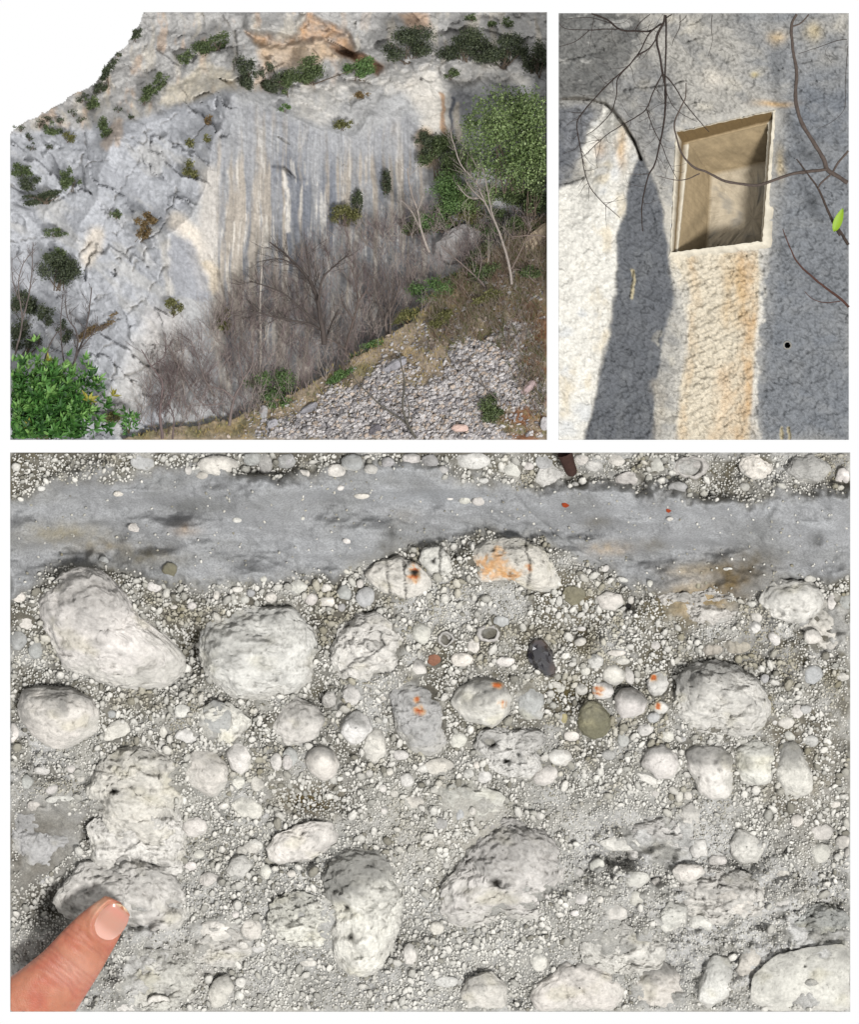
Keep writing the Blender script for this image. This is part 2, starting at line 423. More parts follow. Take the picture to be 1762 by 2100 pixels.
poly('p2', [(1505, 215), (1530, 130), (1600, 80), (1690, 170), (1640, 240), (1560, 252)], rel=0.6, rough=1.0); ell('p2', 1560, 100, 60, 50, 'grey', 0.5); ell('p2', 1470, 125, 36, 28)
ell('p2', 1690, 350, 24, 24, 'rust', 0.15, rough=0.2, label='round rust-red inclusion in the sand layer')
ell('p3', 650, 385, 18, 18, 'rust', 0.15, rough=0.2); ell('p3', 655, 440, 22, 14)
ell('p3', 780, 135, 112, 78, 'ring', 0.35, rough=0.8); ell('p3', 580, 125, 55, 62, rel=0.5); ell('p3', 535, 205, 28, 34); ell('p3', 700, 258, 68, 44, 'grey', 0.6, rough=0.3); ell('p3', 1170, 125, 105, 85, rel=0.5, rough=1.3)
poly('p3', [(1340, 150), (1400, 70), (1500, 50), (1600, 100), (1620, 160), (1540, 222), (1420, 222)], 'grey', rel=0.5, rough=1.3); ell('p3', 1685, 190, 48, 56, rel=0.6); ell('p3', 420, 205, 100, 48, rel=0.4, rough=0.8); ell('p3', 90, 238, 26, 20)
ell('p3', 340, 85, 60, 45, rel=0.5); ell('p3', 200, 120, 55, 40, rel=0.5); ell('p3', 130, 85, 45, 35); ell('p3', 1000, 738, 30, 11, rel=0.5); ell('p3', 1100, 250, 36, 30)
poly('p3', [(208, 905), (280, 868), (370, 888), (382, 950), (330, 987), (250, 980)], rel=0.65, rough=0.7)
ell('p3', 85, 890, 70, 60, 'olive', 0.4, rough=1.0); ell('p3', 425, 920, 22, 28)
poly('p3', [(560, 900), (700, 830), (900, 838), (1080, 930), (1112, 1040), (1000, 1085), (800, 1070), (620, 1020)], 'white', rel=0.22, rough=2.2, label='flat layered pale stone with fine ridges')
poly('p3', [(1190, 930), (1220, 825), (1330, 800), (1500, 815), (1570, 900), (1550, 1000), (1420, 1065), (1280, 1030)], 'white', rel=0.32, rough=1.4)
ell('p3', 1705, 930, 50, 52, 'grey', 0.6); ell('p3', 1155, 1082, 46, 42, 'cap'); ell('p3', 1500, 1140, 56, 46); ell('p3', 1610, 1192, 32, 28); ell('p3', 212, 1282, 50, 46, 'cap'); ell('p3', 375, 1282, 46, 26); ell('p3', 570, 1190, 32, 30); ell('p3', 130, 1095, 32, 20); ell('p3', 340, 1237, 62, 20)
ell('p3', 1490, 795, 40, 24); ell('p3', 1620, 930, 30, 55, 'white', 0.5); ell('p3', 540, 825, 26, 20, rot=0.8); ell('p3', 175, 755, 18, 22); ell('p3', 265, 740, 34, 22, rot=-0.7); ell('p3', 375, 800, 34, 18, rot=0.3); ell('p3', 1140, 945, 32, 22); ell('p3', 1280, 1150, 34, 55, rot=-0.6); ell('p3', 1270, 885, 55, 22)
ell('p3', 900, 1215, 70, 38, 'ridge', 0.4); ell('p3', 1050, 1200, 90, 44, 'ridge', 0.4, label='comb-like ridged fossil fragment')
ell('p6', 255, 250, 66, 60, 'cap', 0.8, rough=0.2, label='white pebble with a bright orange left half'); ell('p6', 320, 152, 72, 66, 'cap', 0.8, rough=0.25); ell('p6', 420, 320, 104, 100, 'cap', 0.8, rough=0.25, label='smooth ball-shaped pebble'); ell('p6', 590, 215, 76, 84, 'white', 0.8, rough=0.5)
ell('p6', 600, 350, 52, 46, 'cap', 0.8, rough=0.3); ell('p6', 210, 420, 110, 118, 'olive', 0.55, rough=0.7, label='speckled olive-grey rounded stone'); ell('p6', 215, 70, 48, 46, 'cap', 0.8); ell('p6', 155, 130, 34, 32); ell('p6', 135, 240, 42, 40, 'cap', 0.8); ell('p6', 410, 150, 34, 62, 'cap', rot=-0.3)
poly('p6', [(478, 690), (520, 590), (610, 560), (700, 620), (722, 700), (670, 772), (580, 772)], 'cap', rel=0.6, rough=0.5)
poly('p6', [(730, 600), (800, 560), (920, 556), (1030, 620), (1042, 760), (1020, 880), (930, 912), (830, 860), (760, 720)], 'cap', rel=0.5, rough=0.6)
poly('p6', [(1025, 620), (1070, 570), (1150, 528), (1270, 570), (1292, 680), (1260, 790), (1160, 832), (1080, 790), (1052, 700)], rel=0.45, rough=1.1)
poly('p6', [(1292, 640), (1320, 550), (1400, 538), (1460, 620), (1502, 740), (1500, 850), (1430, 892), (1320, 850), (1282, 760)], 'cap', rel=0.5, rough=0.8)
for a in [(1345, 440, 52, 40), (1490, 550, 52, 42), (1505, 155, 60, 56), (1220, 180, 32, 30), (30, 650, 46, 52), (290, 630, 46, 34), (740, 540, 36, 22), (1410, 370, 42, 45), (1460, 360, 40, 30), (560, 410, 42, 32), (70, 520, 50, 36), (1680, 165, 46, 30), (20, 410, 28, 38), (510, 480, 50, 40), (380, 540, 40, 45), (640, 520, 42, 40), (15, 235, 22, 26)]:
    ell('p6', *a, tone=['white', 'white', 'grey'][int(a[0]) % 3], rel=0.65)
poly('p6', [(690, 1030), (720, 940), (780, 908), (850, 960), (832, 1040), (760, 1092)], rel=0.6, rough=0.8)
poly('p6', [(1010, 1150), (1060, 1060), (1150, 1090), (1222, 1190), (1180, 1272), (1080, 1282), (1020, 1230)], rel=0.45, rough=0.8)
for a in [(1555, 1090, 78, 55), (1690, 1150, 52, 46), (1550, 1215, 64, 58), (1660, 1240, 30, 30), (1410, 1020, 42, 36), (940, 1250, 52, 45), (1720, 1220, 26, 40)]:
    ell('p6', *a, tone='white', rel=0.65, rough=0.4)
poly('p6', [(220, 1150), (330, 1110), (440, 1118), (492, 1170), (430, 1202), (300, 1202)], rel=0.4, rough=0.7)
poly('p6', [(770, 1200), (800, 1130), (870, 1130), (882, 1232), (800, 1252)], rel=0.6); poly('p6', [(430, 730), (500, 718), (600, 790), (560, 817), (480, 790)], rel=0.4)
poly('p8', [(35, 380), (40, 300), (120, 215), (128, 140), (210, 50), (330, 8), (440, 40), (515, 110), (562, 220), (540, 330), (460, 430), (340, 425), (220, 452), (100, 452), (55, 430)], rel=0.38, rough=2.0, label='broad double-lobed pale boulder low in the face')
for a in [(30, 462, 32, 30), (450, 600, 36, 46), (70, 682, 52, 25), (760, 400, 54, 42), (850, 340, 35, 34), (930, 280, 26, 26), (850, 262, 62, 38), (610, 235, 26, 22), (625, 342, 32, 26), (700, 345, 17, 17), (1450, 360, 42, 32), (1450, 240, 32, 26), (1602, 150, 46, 40), (1180, 186, 40, 28), (1110, 440, 55, 40), (690, 205, 32, 30), (600, 400, 24, 14), (1060, 235, 70, 40)]:
    ell('p8', *a, rel=0.6, rough=0.6)
poly('p8', [(1175, 330), (1230, 280), (1320, 320), (1342, 390), (1270, 412), (1200, 380)], rel=0.5); poly('p8', [(920, 440), (980, 350), (1062, 370), (1050, 450), (970, 480)], rel=0.45, rough=1.4)
poly('p8', [(400, 720), (490, 655), (540, 600), (620, 568), (720, 610), (803, 690), (803, 745), (765, 812), (560, 818), (445, 805)], 'cap', rel=0.6, rough=0.7, label='large smooth-bottomed stone at the lower edge')
poly('p8', [(820, 700), (860, 640), (950, 588), (1030, 650), (1062, 720), (1030, 805), (900, 812), (830, 780)], 'cap', rel=0.5, rough=0.9)
poly('p8', [(1100, 760), (1110, 680), (1160, 570), (1230, 580), (1247, 650), (1232, 740), (1150, 790)], rel=0.5, rough=0.7); poly('p8', [(1250, 640), (1290, 540), (1382, 540), (1362, 620), (1300, 692)], rel=0.4)
poly('p8', [(120, 750), (160, 660), (260, 640), (322, 700), (312, 790), (150, 808)], rel=0.4, rough=0.9)
poly('p8', [(1330, 650), (1420, 572), (1560, 540), (1725, 522), (1729, 660), (1729, 800), (1400, 804), (1300, 760)], rel=0.07, rough=0.6, label='pale sloping slab in the lower corner')
poly('p7', [(1310, 300), (1350, 200), (1420, 140), (1520, 138), (1620, 200), (1672, 280), (1640, 400), (1602, 570), (1540, 642), (1440, 662), (1380, 590), (1350, 480), (1320, 380)], 'cap', rel=0.45, rough=1.7, label='tall pitted pale boulder with two dark pits')
poly('p7', [(1090, 430), (1120, 340), (1220, 308), (1330, 350), (1382, 450), (1340, 540), (1220, 552), (1130, 510)], 'white', rel=0.36, rough=1.9)
poly('p7', [(1090, 130), (1130, 70), (1260, 20), (1392, 30), (1382, 110), (1280, 180), (1170, 212), (1100, 190)], rel=0.35, rough=1.0); poly('p7', [(920, 230), (950, 180), (1000, 158), (1042, 200), (1000, 262), (930, 262)], rel=0.6)
for a in [(860, 265, 46, 36), (815, 162, 27, 24), (780, 206, 27, 22), (1040, 122, 42, 26), (885, 470, 78, 48), (1035, 462, 52, 48), (1680, 572, 30, 50), (985, 682, 24, 22), (650, 762, 50, 30), (1265, 605, 38, 16), (1060, 546, 32, 16), (1090, 235, 28, 36), (1195, 238, 20, 16), (520, 785, 60, 28), (965, 405, 16, 18), (1320, 130, 28, 15)]:
    ell('p7', *a, rel=0.6, rough=0.6)
poly('p7', [(840, 740), (880, 670), (930, 648), (962, 700), (930, 772), (870, 792)], rel=0.5)
poly('p7', [(220, 345), (330, 185), (520, 160), (700, 222), (772, 320), (762, 440), (690, 500), (560, 520), (400, 460), (270, 420)], rel=0.42, rough=1.9, label='rough white block beside the fingertip')
poly('p7', [(470, 700), (530, 530), (680, 530), (800, 600), (822, 720), (740, 792), (560, 802)], rel=0.35, rough=1.6); poly('p7', [(45, 602), (240, 540), (255, 650), (150, 755), (45, 795)], rel=0.35, rough=0.9)
poly('d', [(1078, 1345), (1086, 1313), (1112, 1308), (1134, 1335), (1142, 1375), (1131, 1393), (1106, 1380), (1088, 1366)], 'flint', rel=0.7, rough=1.6, name='flint_nodule', label='glossy black flint nodule')
ell('d', 1290, 1243, 13, 11, 'dark', 0.3); ell('p1', 918, 842, 46, 36, rel=0.6); ell('p1', 1010, 745, 46, 48, 'olive', 0.6, rough=0.2); ell('p1', 615, 690, 34, 30, 'grey', 0.4); ell('p1', 990, 880, 24, 36); ell('p1', 1285, 890, 20, 34); ell('p1', 1410, 858, 38, 20); ell('p1', 1490, 880, 26, 28, 'grey'); ell('p1', 1565, 795, 24, 20); ell('p1', 1610, 905, 40, 34); ell('p1', 1455, 920, 34, 26); ell('p1', 1035, 962, 28, 16); ell('p1', 1140, 955, 30, 24)
ell('p1', 705, 290, 36, 18); ell('p1', 812, 488, 56, 30, rel=0.5, rough=1.4); ell('p1', 1410, 445, 30, 18); ell('p1', 1300, 120, 135, 60, rel=0.5, rough=0.6, ); ell('p1', 1120, 152, 26, 28); ell('p1', 1200, 180, 40, 24); ell('p1', 1580, 110, 50, 70, 'grey', 0.5); ell('p1', 1500, 85, 60, 40, 'grey', 0.5); ell('p1', 1700, 95, 60, 45, 'grey', 0.5)
ell('p1', 245, 258, 25, 18); ell('p1', 850, 100, 80, 55, 'grey', 0.3); ell('p1', 110, 1160, 55, 66, 'grey', 0.6); ell('p1', 215, 1215, 45, 55, 'grey', 0.6); ell('p1', 150, 1045, 60, 55, rel=0.5); ell('p1', 110, 900, 44, 38); ell('p1', 1560, 1130, 40, 40, 'grey')

poly('d', [(175, 1690), (235, 1648), (365, 1636), (384, 1715), (366, 1792), (250, 1795), (188, 1765)], rel=0.3, rough=1.9)
poly('d', [(24, 1650), (90, 1612), (168, 1660), (182, 1740), (120, 1800), (24, 1832)], 'grey', rel=0.2, rough=1.3)
poly('d', [(384, 1900), (430, 1880), (500, 1890), (530, 1950), (470, 1985), (400, 1970)], rel=0.25, rough=1.6)
poly('d', [(1270, 1690), (1350, 1670), (1440, 1700), (1460, 1760), (1380, 1790), (1290, 1760)], rel=0.25, rough=1.9)
poly('d', [(1380, 1800), (1470, 1770), (1560, 1800), (1580, 1870), (1480, 1900), (1400, 1870)], rel=0.25, rough=1.9)
poly('d', [(1180, 1920), (1280, 1890), (1370, 1930), (1360, 1985), (1260, 2000), (1190, 1970)], rel=0.25, rough=1.9)
poly('d', [(1600, 1880), (1690, 1850), (1742, 1880), (1742, 1950), (1650, 1960), (1600, 1930)], 'grey', rel=0.22, rough=1.9)
poly('d', [(1640, 1230), (1720, 1215), (1742, 1260), (1742, 1330), (1680, 1330), (1640, 1290)], rel=0.25, rough=1.6)
poly('d', [(880, 1620), (960, 1600), (1040, 1630), (1020, 1680), (930, 1690)], rel=0.2, rough=1.6)
poly('d', [(400, 1450), (470, 1440), (520, 1480), (480, 1530), (410, 1510)], rel=0.22, rough=1.6)
# radial profile of each stone and the raster of what they cover
TH = np.linspace(-math.pi, math.pi, 97)
occ = np.full((int(CY1 - CY0) + 2, int(CX1 - CX0) + 2), False)
ry_, rx_ = np.mgrid[0:occ.shape[0], 0:occ.shape[1]]


def radial(st):
    P = np.array(st['pts'], float)
    P[:, 0] = np.clip(P[:, 0], CX0 + 1, CX1 - 1); P[:, 1] = np.clip(P[:, 1], CY0 + 1, CY1 - 1)
    x, y = P[:, 0], P[:, 1]; x2, y2 = np.roll(x, -1), np.roll(y, -1)
    cr = x * y2 - x2 * y; A = cr.sum() / 2
    c = np.array([((x + x2) * cr).sum() / (6 * A), ((y + y2) * cr).sum() / (6 * A)])
    q = P - c
    # dense outline -> polar
    t = np.linspace(0, 1, 14, endpoint=False)[None, :, None]
    dn = (q[:, None] * (1 - t) + np.roll(q, -1, 0)[:, None] * t).reshape(-1, 2)
    a = np.arctan2(dn[:, 1], dn[:, 0]); r = np.hypot(dn[:, 0], dn[:, 1])
    o = np.argsort(a); a = a[o]; r = r[o]
    R = np.interp(TH, np.r_[a - 2 * math.pi, a, a + 2 * math.pi], np.r_[r, r, r])
    k = np.array([1, 2, 3, 2, 1]) / 9.0
    R = np.convolve(np.r_[R[-5:-1], R, R[1:5]], k, 'same')[4:-4]
    st['c'] = c; st['R'] = R; st['r'] = R[:-1].mean(); st['rmin'] = R.min()
    rm = R.max() + 3
    x0, x1 = int(max(c[0] - rm - CX0, 0)), int(min(c[0] + rm - CX0 + 2, occ.shape[1]))
    y0, y1 = int(max(c[1] - rm - CY0, 0)), int(min(c[1] + rm - CY0 + 2, occ.shape[0]))
    gx_, gy_ = rx_[y0:y1, x0:x1] + CX0 - c[0], ry_[y0:y1, x0:x1] + CY0 - c[1]
    occ[y0:y1, x0:x1] |= np.hypot(gx_, gy_) < np.interp(np.arctan2(gy_, gx_), TH, R) * (0.84 + 0.13 * np.sin(gx_ / 9.0 + gy_ / 7.0))


for st in SHEETS:
    radial(st)

band_at = lambda x, y: bil(band, CX0, CY0, hcx, x, y)
# further pebbles that are still large enough to pick apart, up to 300 in all
tries = 0
while len(SHEETS) < 300 and tries < 6000:
    tries += 1
    x, y = CX0 + 14 + rng.random() * (CX1 - CX0 - 28), CY0 + 12 + rng.random() * (CY1 - CY0 - 24)
    if band_at(x, y) > 0.15:
        continue
    r = 9 + 5 * rng.random() ** 2
    a, b = int(y - CY0), int(x - CX0)
    if occ[max(a - 8, 0):a + 9, max(b - 8, 0):b + 9].any():
        continue
    ell('d', x, y, r * (1 + 0.3 * rng.random()), r * (0.7 + 0.2 * rng.random()), ['white', 'white', 'grey', 'cap'][int(rng.integers(4))], 0.75, rng.random() * 3, rough=0.5)
    radial(SHEETS[-1])

RUST = [(850, 1170, 11, 18), (848, 1185, 13, 10), (1083, 1164, 9, 9), (1025, 1150, 16, 30), (1010, 1178, 40, 14), (990, 1160, 26, 20), (1050, 1178, 20, 14), (860, 1457, 12, 11), (855, 1435, 6, 8), (1020, 1404, 12, 7), (1030, 1443, 11, 8),
        (1226, 1418, 13, 11), (1340, 1390, 9, 9), (1350, 1448, 8, 9), (1262, 1303, 6, 7), (1287, 1583, 5, 6), (1664, 1430, 14, 6), (1285, 1168, 0.1, 0.1)]
PITS = [(237, 1625, 9, 26), (707, 1860, 8, 22), (718, 1922, 9, 14), (1065, 1548, 6, 20), (1010, 1527, 14, 30), (1040, 1560, 9, 10), (1590, 1365, 0.1, 0), (1020, 1810, 14, 14), (1105, 1838, 6, 12), (850, 1175, 13, 12), (890, 1150, 10, 8),
        (1497, 1542, 7, 20), (1395, 1680, 6, 8), (1290, 1585, 5, 5), (1650, 1980, 5, 8), (1180, 1980, 5, 5)]
CRACKS = [[(792, 1152), (795, 1180), (800, 1222)], [(828, 1150), (832, 1225)], [(903, 1122), (902, 1182)], [(1078, 1112), (1082, 1140), (1088, 1172), (1080, 1200)], [(700, 1382), (730, 1352), (760, 1345), (790, 1325), (778, 1292)], [(760, 1345), (740, 1360)]]
C_RUST = alb(190, 88, 30); C_OR = alb(220, 172, 116)
TONES = {'white': alb(224, 221, 214), 'grey': alb(188, 188, 186), 'cap': alb(224, 221, 215), 'olive': alb(128, 124, 104), 'brown': alb(140, 100, 82), 'rust': alb(150, 62, 28),
         'flint': alb(40, 38, 44), 'dark': alb(40, 38, 36), 'ochre': alb(176, 166, 128), 'ring': alb(196, 194, 188), 'ridge': alb(192, 187, 174)}
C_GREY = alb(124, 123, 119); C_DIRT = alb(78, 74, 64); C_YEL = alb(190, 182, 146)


def ico(level):
    t = (1 + 5 ** 0.5) / 2
    V = [(-1, t, 0), (1, t, 0), (-1, -t, 0), (1, -t, 0), (0, -1, t), (0, 1, t), (0, -1, -t), (0, 1, -t), (t, 0, -1), (t, 0, 1), (-t, 0, -1), (-t, 0, 1)]
    F = [(0, 11, 5), (0, 5, 1), (0, 1, 7), (0, 7, 10), (0, 10, 11), (1, 5, 9), (5, 11, 4), (11, 10, 2), (10, 7, 6), (7, 1, 8), (3, 9, 4), (3, 4, 2), (3, 2, 6), (3, 6, 8), (3, 8, 9), (4, 9, 5), (2, 4, 11), (6, 2, 10), (8, 6, 7), (9, 8, 1)]
    V = np.array(V, float); V /= np.linalg.norm(V, axis=1)[:, None]; F = np.array(F)
    for _ in range(level):
        e = np.sort(np.concatenate([F[:, [0, 1]], F[:, [1, 2]], F[:, [2, 0]]]), 1)
        u, inv = np.unique(e, axis=0, return_inverse=True); inv = inv.ravel()
        m = V[u[:, 0]] + V[u[:, 1]]; m /= np.linalg.norm(m, axis=1)[:, None]
        n = len(F); a, b, c = inv[:n] + len(V), inv[n:2 * n] + len(V), inv[2 * n:] + len(V)
        V = np.concatenate([V, m])
        F = np.concatenate([np.stack([F[:, 0], a, c], 1), np.stack([F[:, 1], b, a], 1), np.stack([F[:, 2], c, b], 1), np.stack([a, b, c], 1)])
    return V, F


def ico_front(level, zmin):
    """the part of the ball that is not buried (third axis points out of the face)"""
    V, F = ico(level)
    F = F[(V[F][:, :, 2].mean(1) > zmin)]
    ids = np.unique(F); m = np.full(len(V), -1); m[ids] = np.arange(len(ids))
    return V[ids], m[F]


ICO = {l: ico_front(l, -0.3) for l in (0, 1, 2, 3, 4, 5)}

# base colour of the matrix
n1 = fbm(X / 90, Y / 70, o=4, s=51); n2 = fbm(X / 25, Y / 25, o=3, s=61)
C = np.empty(X.shape + (3,)); C[:] = alb(103, 99, 89); C = mix(C, alb(168, 167, 162), ss(1420, 1680, Y + 140 * n1) * 0.75)
SILT = ss(-0.25, 0.6, fbm(X / 70, Y / 48, o=4, s=55) + 0.5 * blob(X, Y, 960, 1250, 120, 40) + 0.5 * blob(X, Y, 720, 1410, 60, 40) + 0.4 * blob(X, Y, 440, 1450, 110, 50) + 0.4 * blob(X, Y, 1000, 1720, 120, 60) - 0.05)
C = mix(C, alb(182, 181, 177), SILT)
C = mix(C, alb(100, 94, 76), ss(0.0, 0.45, n1) * ss(1850, 1350, Y) * 0.7); C = mix(C, alb(184, 181, 172), ss(0.0, 0.6, n2) * 0.7)
sand = np.empty(X.shape + (3,)); sand[:] = alb(156, 157, 158)
sand = mix(sand, alb(120, 120, 116), ss(0.0, 0.5, fbm(X / 120, Y / 45, o=4, s=71)) * 0.35)
sand = mix(sand, alb(176, 178, 180), ss(0.1, 0.6, fbm(X / 80, Y / 40, o=3, s=72)) * 0.3)
for px, py, rx, ry, k, w in [(130, 1095, 90, 22, alb(150, 138, 104), .8), (300, 1140, 70, 22, alb(120, 110, 84), .8), (420, 1040, 60, 18, alb(110, 110, 102), .4), (1530, 1158, 70, 32, alb(82, 70, 40), 1.0), (1250, 1125, 40, 14, alb(190, 160, 112), .6),
                             (1430, 1170, 60, 14, alb(190, 168, 126), .7), (1340, 1118, 28, 14, alb(100, 88, 58), .8), (1225, 1072, 26, 12, alb(104, 92, 62), .7), (380, 1085, 26, 14, alb(160, 130, 92), .6), (200, 1120, 60, 12, alb(150, 132, 90), .6), (50, 1020, 80, 14, alb(116, 114, 104), .7),
                             (806, 1090, 16, 22, alb(60, 58, 48), .8), (830, 1060, 26, 16, alb(120, 112, 96), .6), (1676, 1108, 16, 18, alb(50, 48, 42), .8), (880, 1020, 90, 20, alb(176, 180, 184), .5)]:
    sand = mix(sand, k, 0.8 * w * blob(X, Y, px, py, rx, ry) * (0.7 + 0.5 * fbm(X / 14, Y / 14, o=2, s=73)))
C = mix(C, alb(206, 205, 202), 0.9 * np.clip(ROUGH, 0, 1) * ss(-0.3, 0.3, fbm(X / 40, Y / 30, o=4, s=75)))
C = C * (1 - band[..., None]) + sand * band[..., None]
for px, py, rx, ry, k, w in [(640, 1640, 80, 40, alb(88, 74, 40), .9), (1165, 1410, 50, 50, alb(84, 74, 44), .7), (200, 1700, 50, 40, alb(72, 62, 44), .7), (90, 1855, 60, 50, alb(70, 64, 50), .8), (660, 1420, 40, 50, alb(86, 80, 58), .6),
                             (390, 1320, 30, 70, alb(74, 68, 50), .7), (60, 1740, 90, 90, alb(128, 124, 116), .9), (1640, 1600, 90, 120, alb(120, 110, 90), .5), (1180, 1240, 60, 60, alb(104, 92, 62), .6), (1500, 1190, 60, 40, alb(96, 80, 50), .6),
                             (1430, 1230, 60, 34, alb(190, 160, 104), .5), (950, 1720, 150, 80, alb(176, 172, 162), .8), (1250, 1880, 120, 90, alb(170, 168, 162), .6), (850, 1640, 120, 60, alb(178, 176, 168), .6), (400, 2000, 120, 70, alb(180, 176, 168), .6), (420, 1440, 90, 40, alb(170, 168, 160), .7)]:
    C = mix(C, k, 1.3 * w * blob(X, Y, px, py, rx, ry) * (0.9 + 0.5 * fbm(X / 18, Y / 18, o=2, s=74)))
for st in SHEETS:
    st['h0'] = float(bil(H, CX0, CY0, hcx, *st['c']))
for st in SHEETS:                                   # the cemented matrix laps up round the larger stones
    if st['r'] < 26: continue
    c, rm = st['c'], st['R'].max() * 1.6
    i0, i1 = max(int((c[1] - rm - CY0) / hcy), 0), int((c[1] + rm - CY0) / hcy) + 1; j0, j1 = max(int((c[0] - rm - CX0) / hcx), 0), int((c[0] + rm - CX0) / hcx) + 1
    xx, yy_ = X[i0:i1, j0:j1] - c[0], Y[i0:i1, j0:j1] - c[1]
    th = np.arctan2(yy_, xx); e = np.hypot(xx, yy_) / np.interp(th, TH, st['R'])
    a0 = rng.random() * 6.28; am = st['rel'] * st['r'] * (0.16 + 0.42 * rng.random())
    H[i0:i1, j0:j1] += am * np.exp(-((e - 0.95) / 0.24) ** 2) * (0.35 + 0.65 * np.cos(th - a0)) * (1 - band[i0:i1, j0:j1])
V = at(X.ravel(), Y.ravel(), (yp(Y) - H / 100).ravel())
Fq = grid_faces(ny, nx); Cf = C.reshape(-1, 3)
V2, F2_, C2 = thicken(V, Fq, Cf, 11.0)
back = len(V2)
rock_face = obj('rock_face', mesh_np('rock_face', V2, F2_, C2), M_MATRIX, kind='structure',
                label='pale rock face packed with rounded stones under a grey sand layer')

base_h = lambda x, y: bil(H, CX0, CY0, hcx, x, y)

for st in SHEETS:
    c, R, r = st['c'], st['R'], st['r']
    lev = 5 if r > 58 else 4 if r > 24 else 3 if r > 12 else 2
    if st['tone'] in ('ring', 'rust', 'brown'): lev = max(lev, 4)
    if st['tone'] == 'flint': lev = 2
    v, f = ICO[lev]
    rough = st.get('rough', 0.6)
    v = v.copy(); vz0 = v[:, 2].copy(); rho = np.hypot(v[:, 0], v[:, 1])
    if rough > 0.35 and r > 14:                     # broken faces
        for _ in range(int(rng.integers(4, 9))):
            nn = rng.normal(size=3); nn[2] = abs(nn[2]) * 1.2 + 0.55; nn /= np.linalg.norm(nn)
            ov = v @ nn - rng.uniform(0.66, 0.92); v -= np.clip(ov, 0, None)[:, None] * nn * 0.85
    rho = 0.85 * rho + 0.15 * np.hypot(v[:, 0], v[:, 1])
    th = np.arctan2(v[:, 1], v[:, 0])
    Rt = np.interp(th, TH, R)
    px = c[0] + np.cos(th) * Rt * rho ** 0.92; py = c[1] + np.sin(th) * Rt * rho ** 0.92
    prot = (1.35 if r < 30 else 1.9) * st['rel'] * min(st['rmin'] * 1.35, r)
    if c[1] > 1620 and r > 45: prot *= 0.72
    hz = np.sign(v[:, 2]) * np.abs(v[:, 2]) ** 0.85 * prot
    q = hz + (sum(c) * 0.37) % 97
    edge = np.clip(vz0 * 1.6 + 0.25, 0, 1)
    nz = fbm(px / (r * 0.8), py / (r * 0.8), q / (r * 0.8), 3, 81)
    cre = np.minimum(1, np.abs(fbm(px / (r * 0.5 + 10), py / (r * 0.3 + 7), q / 30, 4, 91, g=0.6)) * 7)      # broken ledges
    med = fbm(px / 16, py / 11, q / 14, 3, 95)
    fine = fbm(px / 6, py / 5, q / 6, 2, 99)
    ledge = fbm(px / (r * 0.6 + 8), py / (r * 0.28 + 5), q / 40, 4, 93, g=0.6)
    tl = ledge * 4.0; fl = np.floor(tl); stair = (fl + ss(0.7, 1.0, tl - fl)) / 4.0
    ledge = 0.35 * ledge + 0.65 * stair if rough > 0.8 else ledge
    dz = r * 0.16 * nz * (0.5 + 0.5 * rough) + rough * (min(r, 60) * 0.035 * (cre - 1) + min(r, 80) * 0.30 * ledge + min(r, 50) * 0.05 * med + 1.6 * fine)
    # broken, stepped faces on the rough ones
    if rough > 0.8:
        f1, f12, ra, rb, rc, ox, oy = voro(px / (r * 0.45) + c[0] + nz * 0.5, py / (r * 0.32) + c[1] + nz * 0.5, 5)
        dz += (rough - 0.5) * r * (0.05 * (ra - 0.5) + 0.12 * ((rb - 0.5) * ox + (rc - 0.6) * oy)) - (rough - 0.5) * r * 0.02 * ss(0.08, 0.0, f12)
    if st['tone'] == 'ring':
        e2 = np.hypot(px - c[0], py - c[1]) / Rt
        dz -= prot * 1.1 * ss(0.72, 0.55, e2) * (v[:, 2] > 0)
    if st['tone'] == 'ridge':
        dz += 3.0 * np.sin(px / 2.4 + 2 * nz)
    lit = np.zeros(len(v))
    dark = np.zeros(len(v))
    for x_, y_, rr, dp in PITS:
        if abs(x_ - c[0]) < r * 2 and abs(y_ - c[1]) < r * 2:
            b = blob(px + 5 * med + 2 * fine, py + 4 * nz + 3 * fine, x_, y_, rr * 1.1, rr * 0.9); dz -= dp * b; dark = np.maximum(dark, ss(0.35, 0.95, b))  # pit floors also blackened in the colour, in place of deep shade
    if r > 50 and st['tone'] in ('white', 'cap', 'grey'):     # small solution pits
        for _ in range(int(rng.integers(8, 20))):
            b = blob(px + 2 * fine, py + 2 * med, c[0] + rng.normal() * r * .45, c[1] + rng.normal() * r * .45, *rng.uniform(2.2, 6.0, 2))
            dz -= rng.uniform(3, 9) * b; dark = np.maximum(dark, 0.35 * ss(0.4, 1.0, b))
    for ck in CRACKS:
        if abs(ck[0][0] - c[0]) < r * 2 and abs(ck[0][1] - c[1]) < r * 2:
            dd = dpoly(px + 3 * fine, py + 5 * med, ck)
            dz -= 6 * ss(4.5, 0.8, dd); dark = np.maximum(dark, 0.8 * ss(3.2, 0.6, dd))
    px = np.clip(px + edge * 0 + np.cos(th) * (nz * r * 0.09 + rough * (med + 0.4 * fine) * min(r, 50) * 0.07), CX0, CX1)
    py = np.clip(py + np.sin(th) * (nz * r * 0.09 + rough * (med + 0.4 * fine) * min(r, 50) * 0.07), CY0, CY1)
    h = st['h0'] + hz + dz * edge - 0.10 * prot
    # colour
    tone = st['tone']; cc = np.empty((len(v), 3))
    cc[:] = TONES[tone] * (0.90 + 0.22 * rng.random()) * np.array([1 + 0.05 * (rng.random() - 0.3), 1, 1 - 0.06 * (rng.random() - 0.3)])
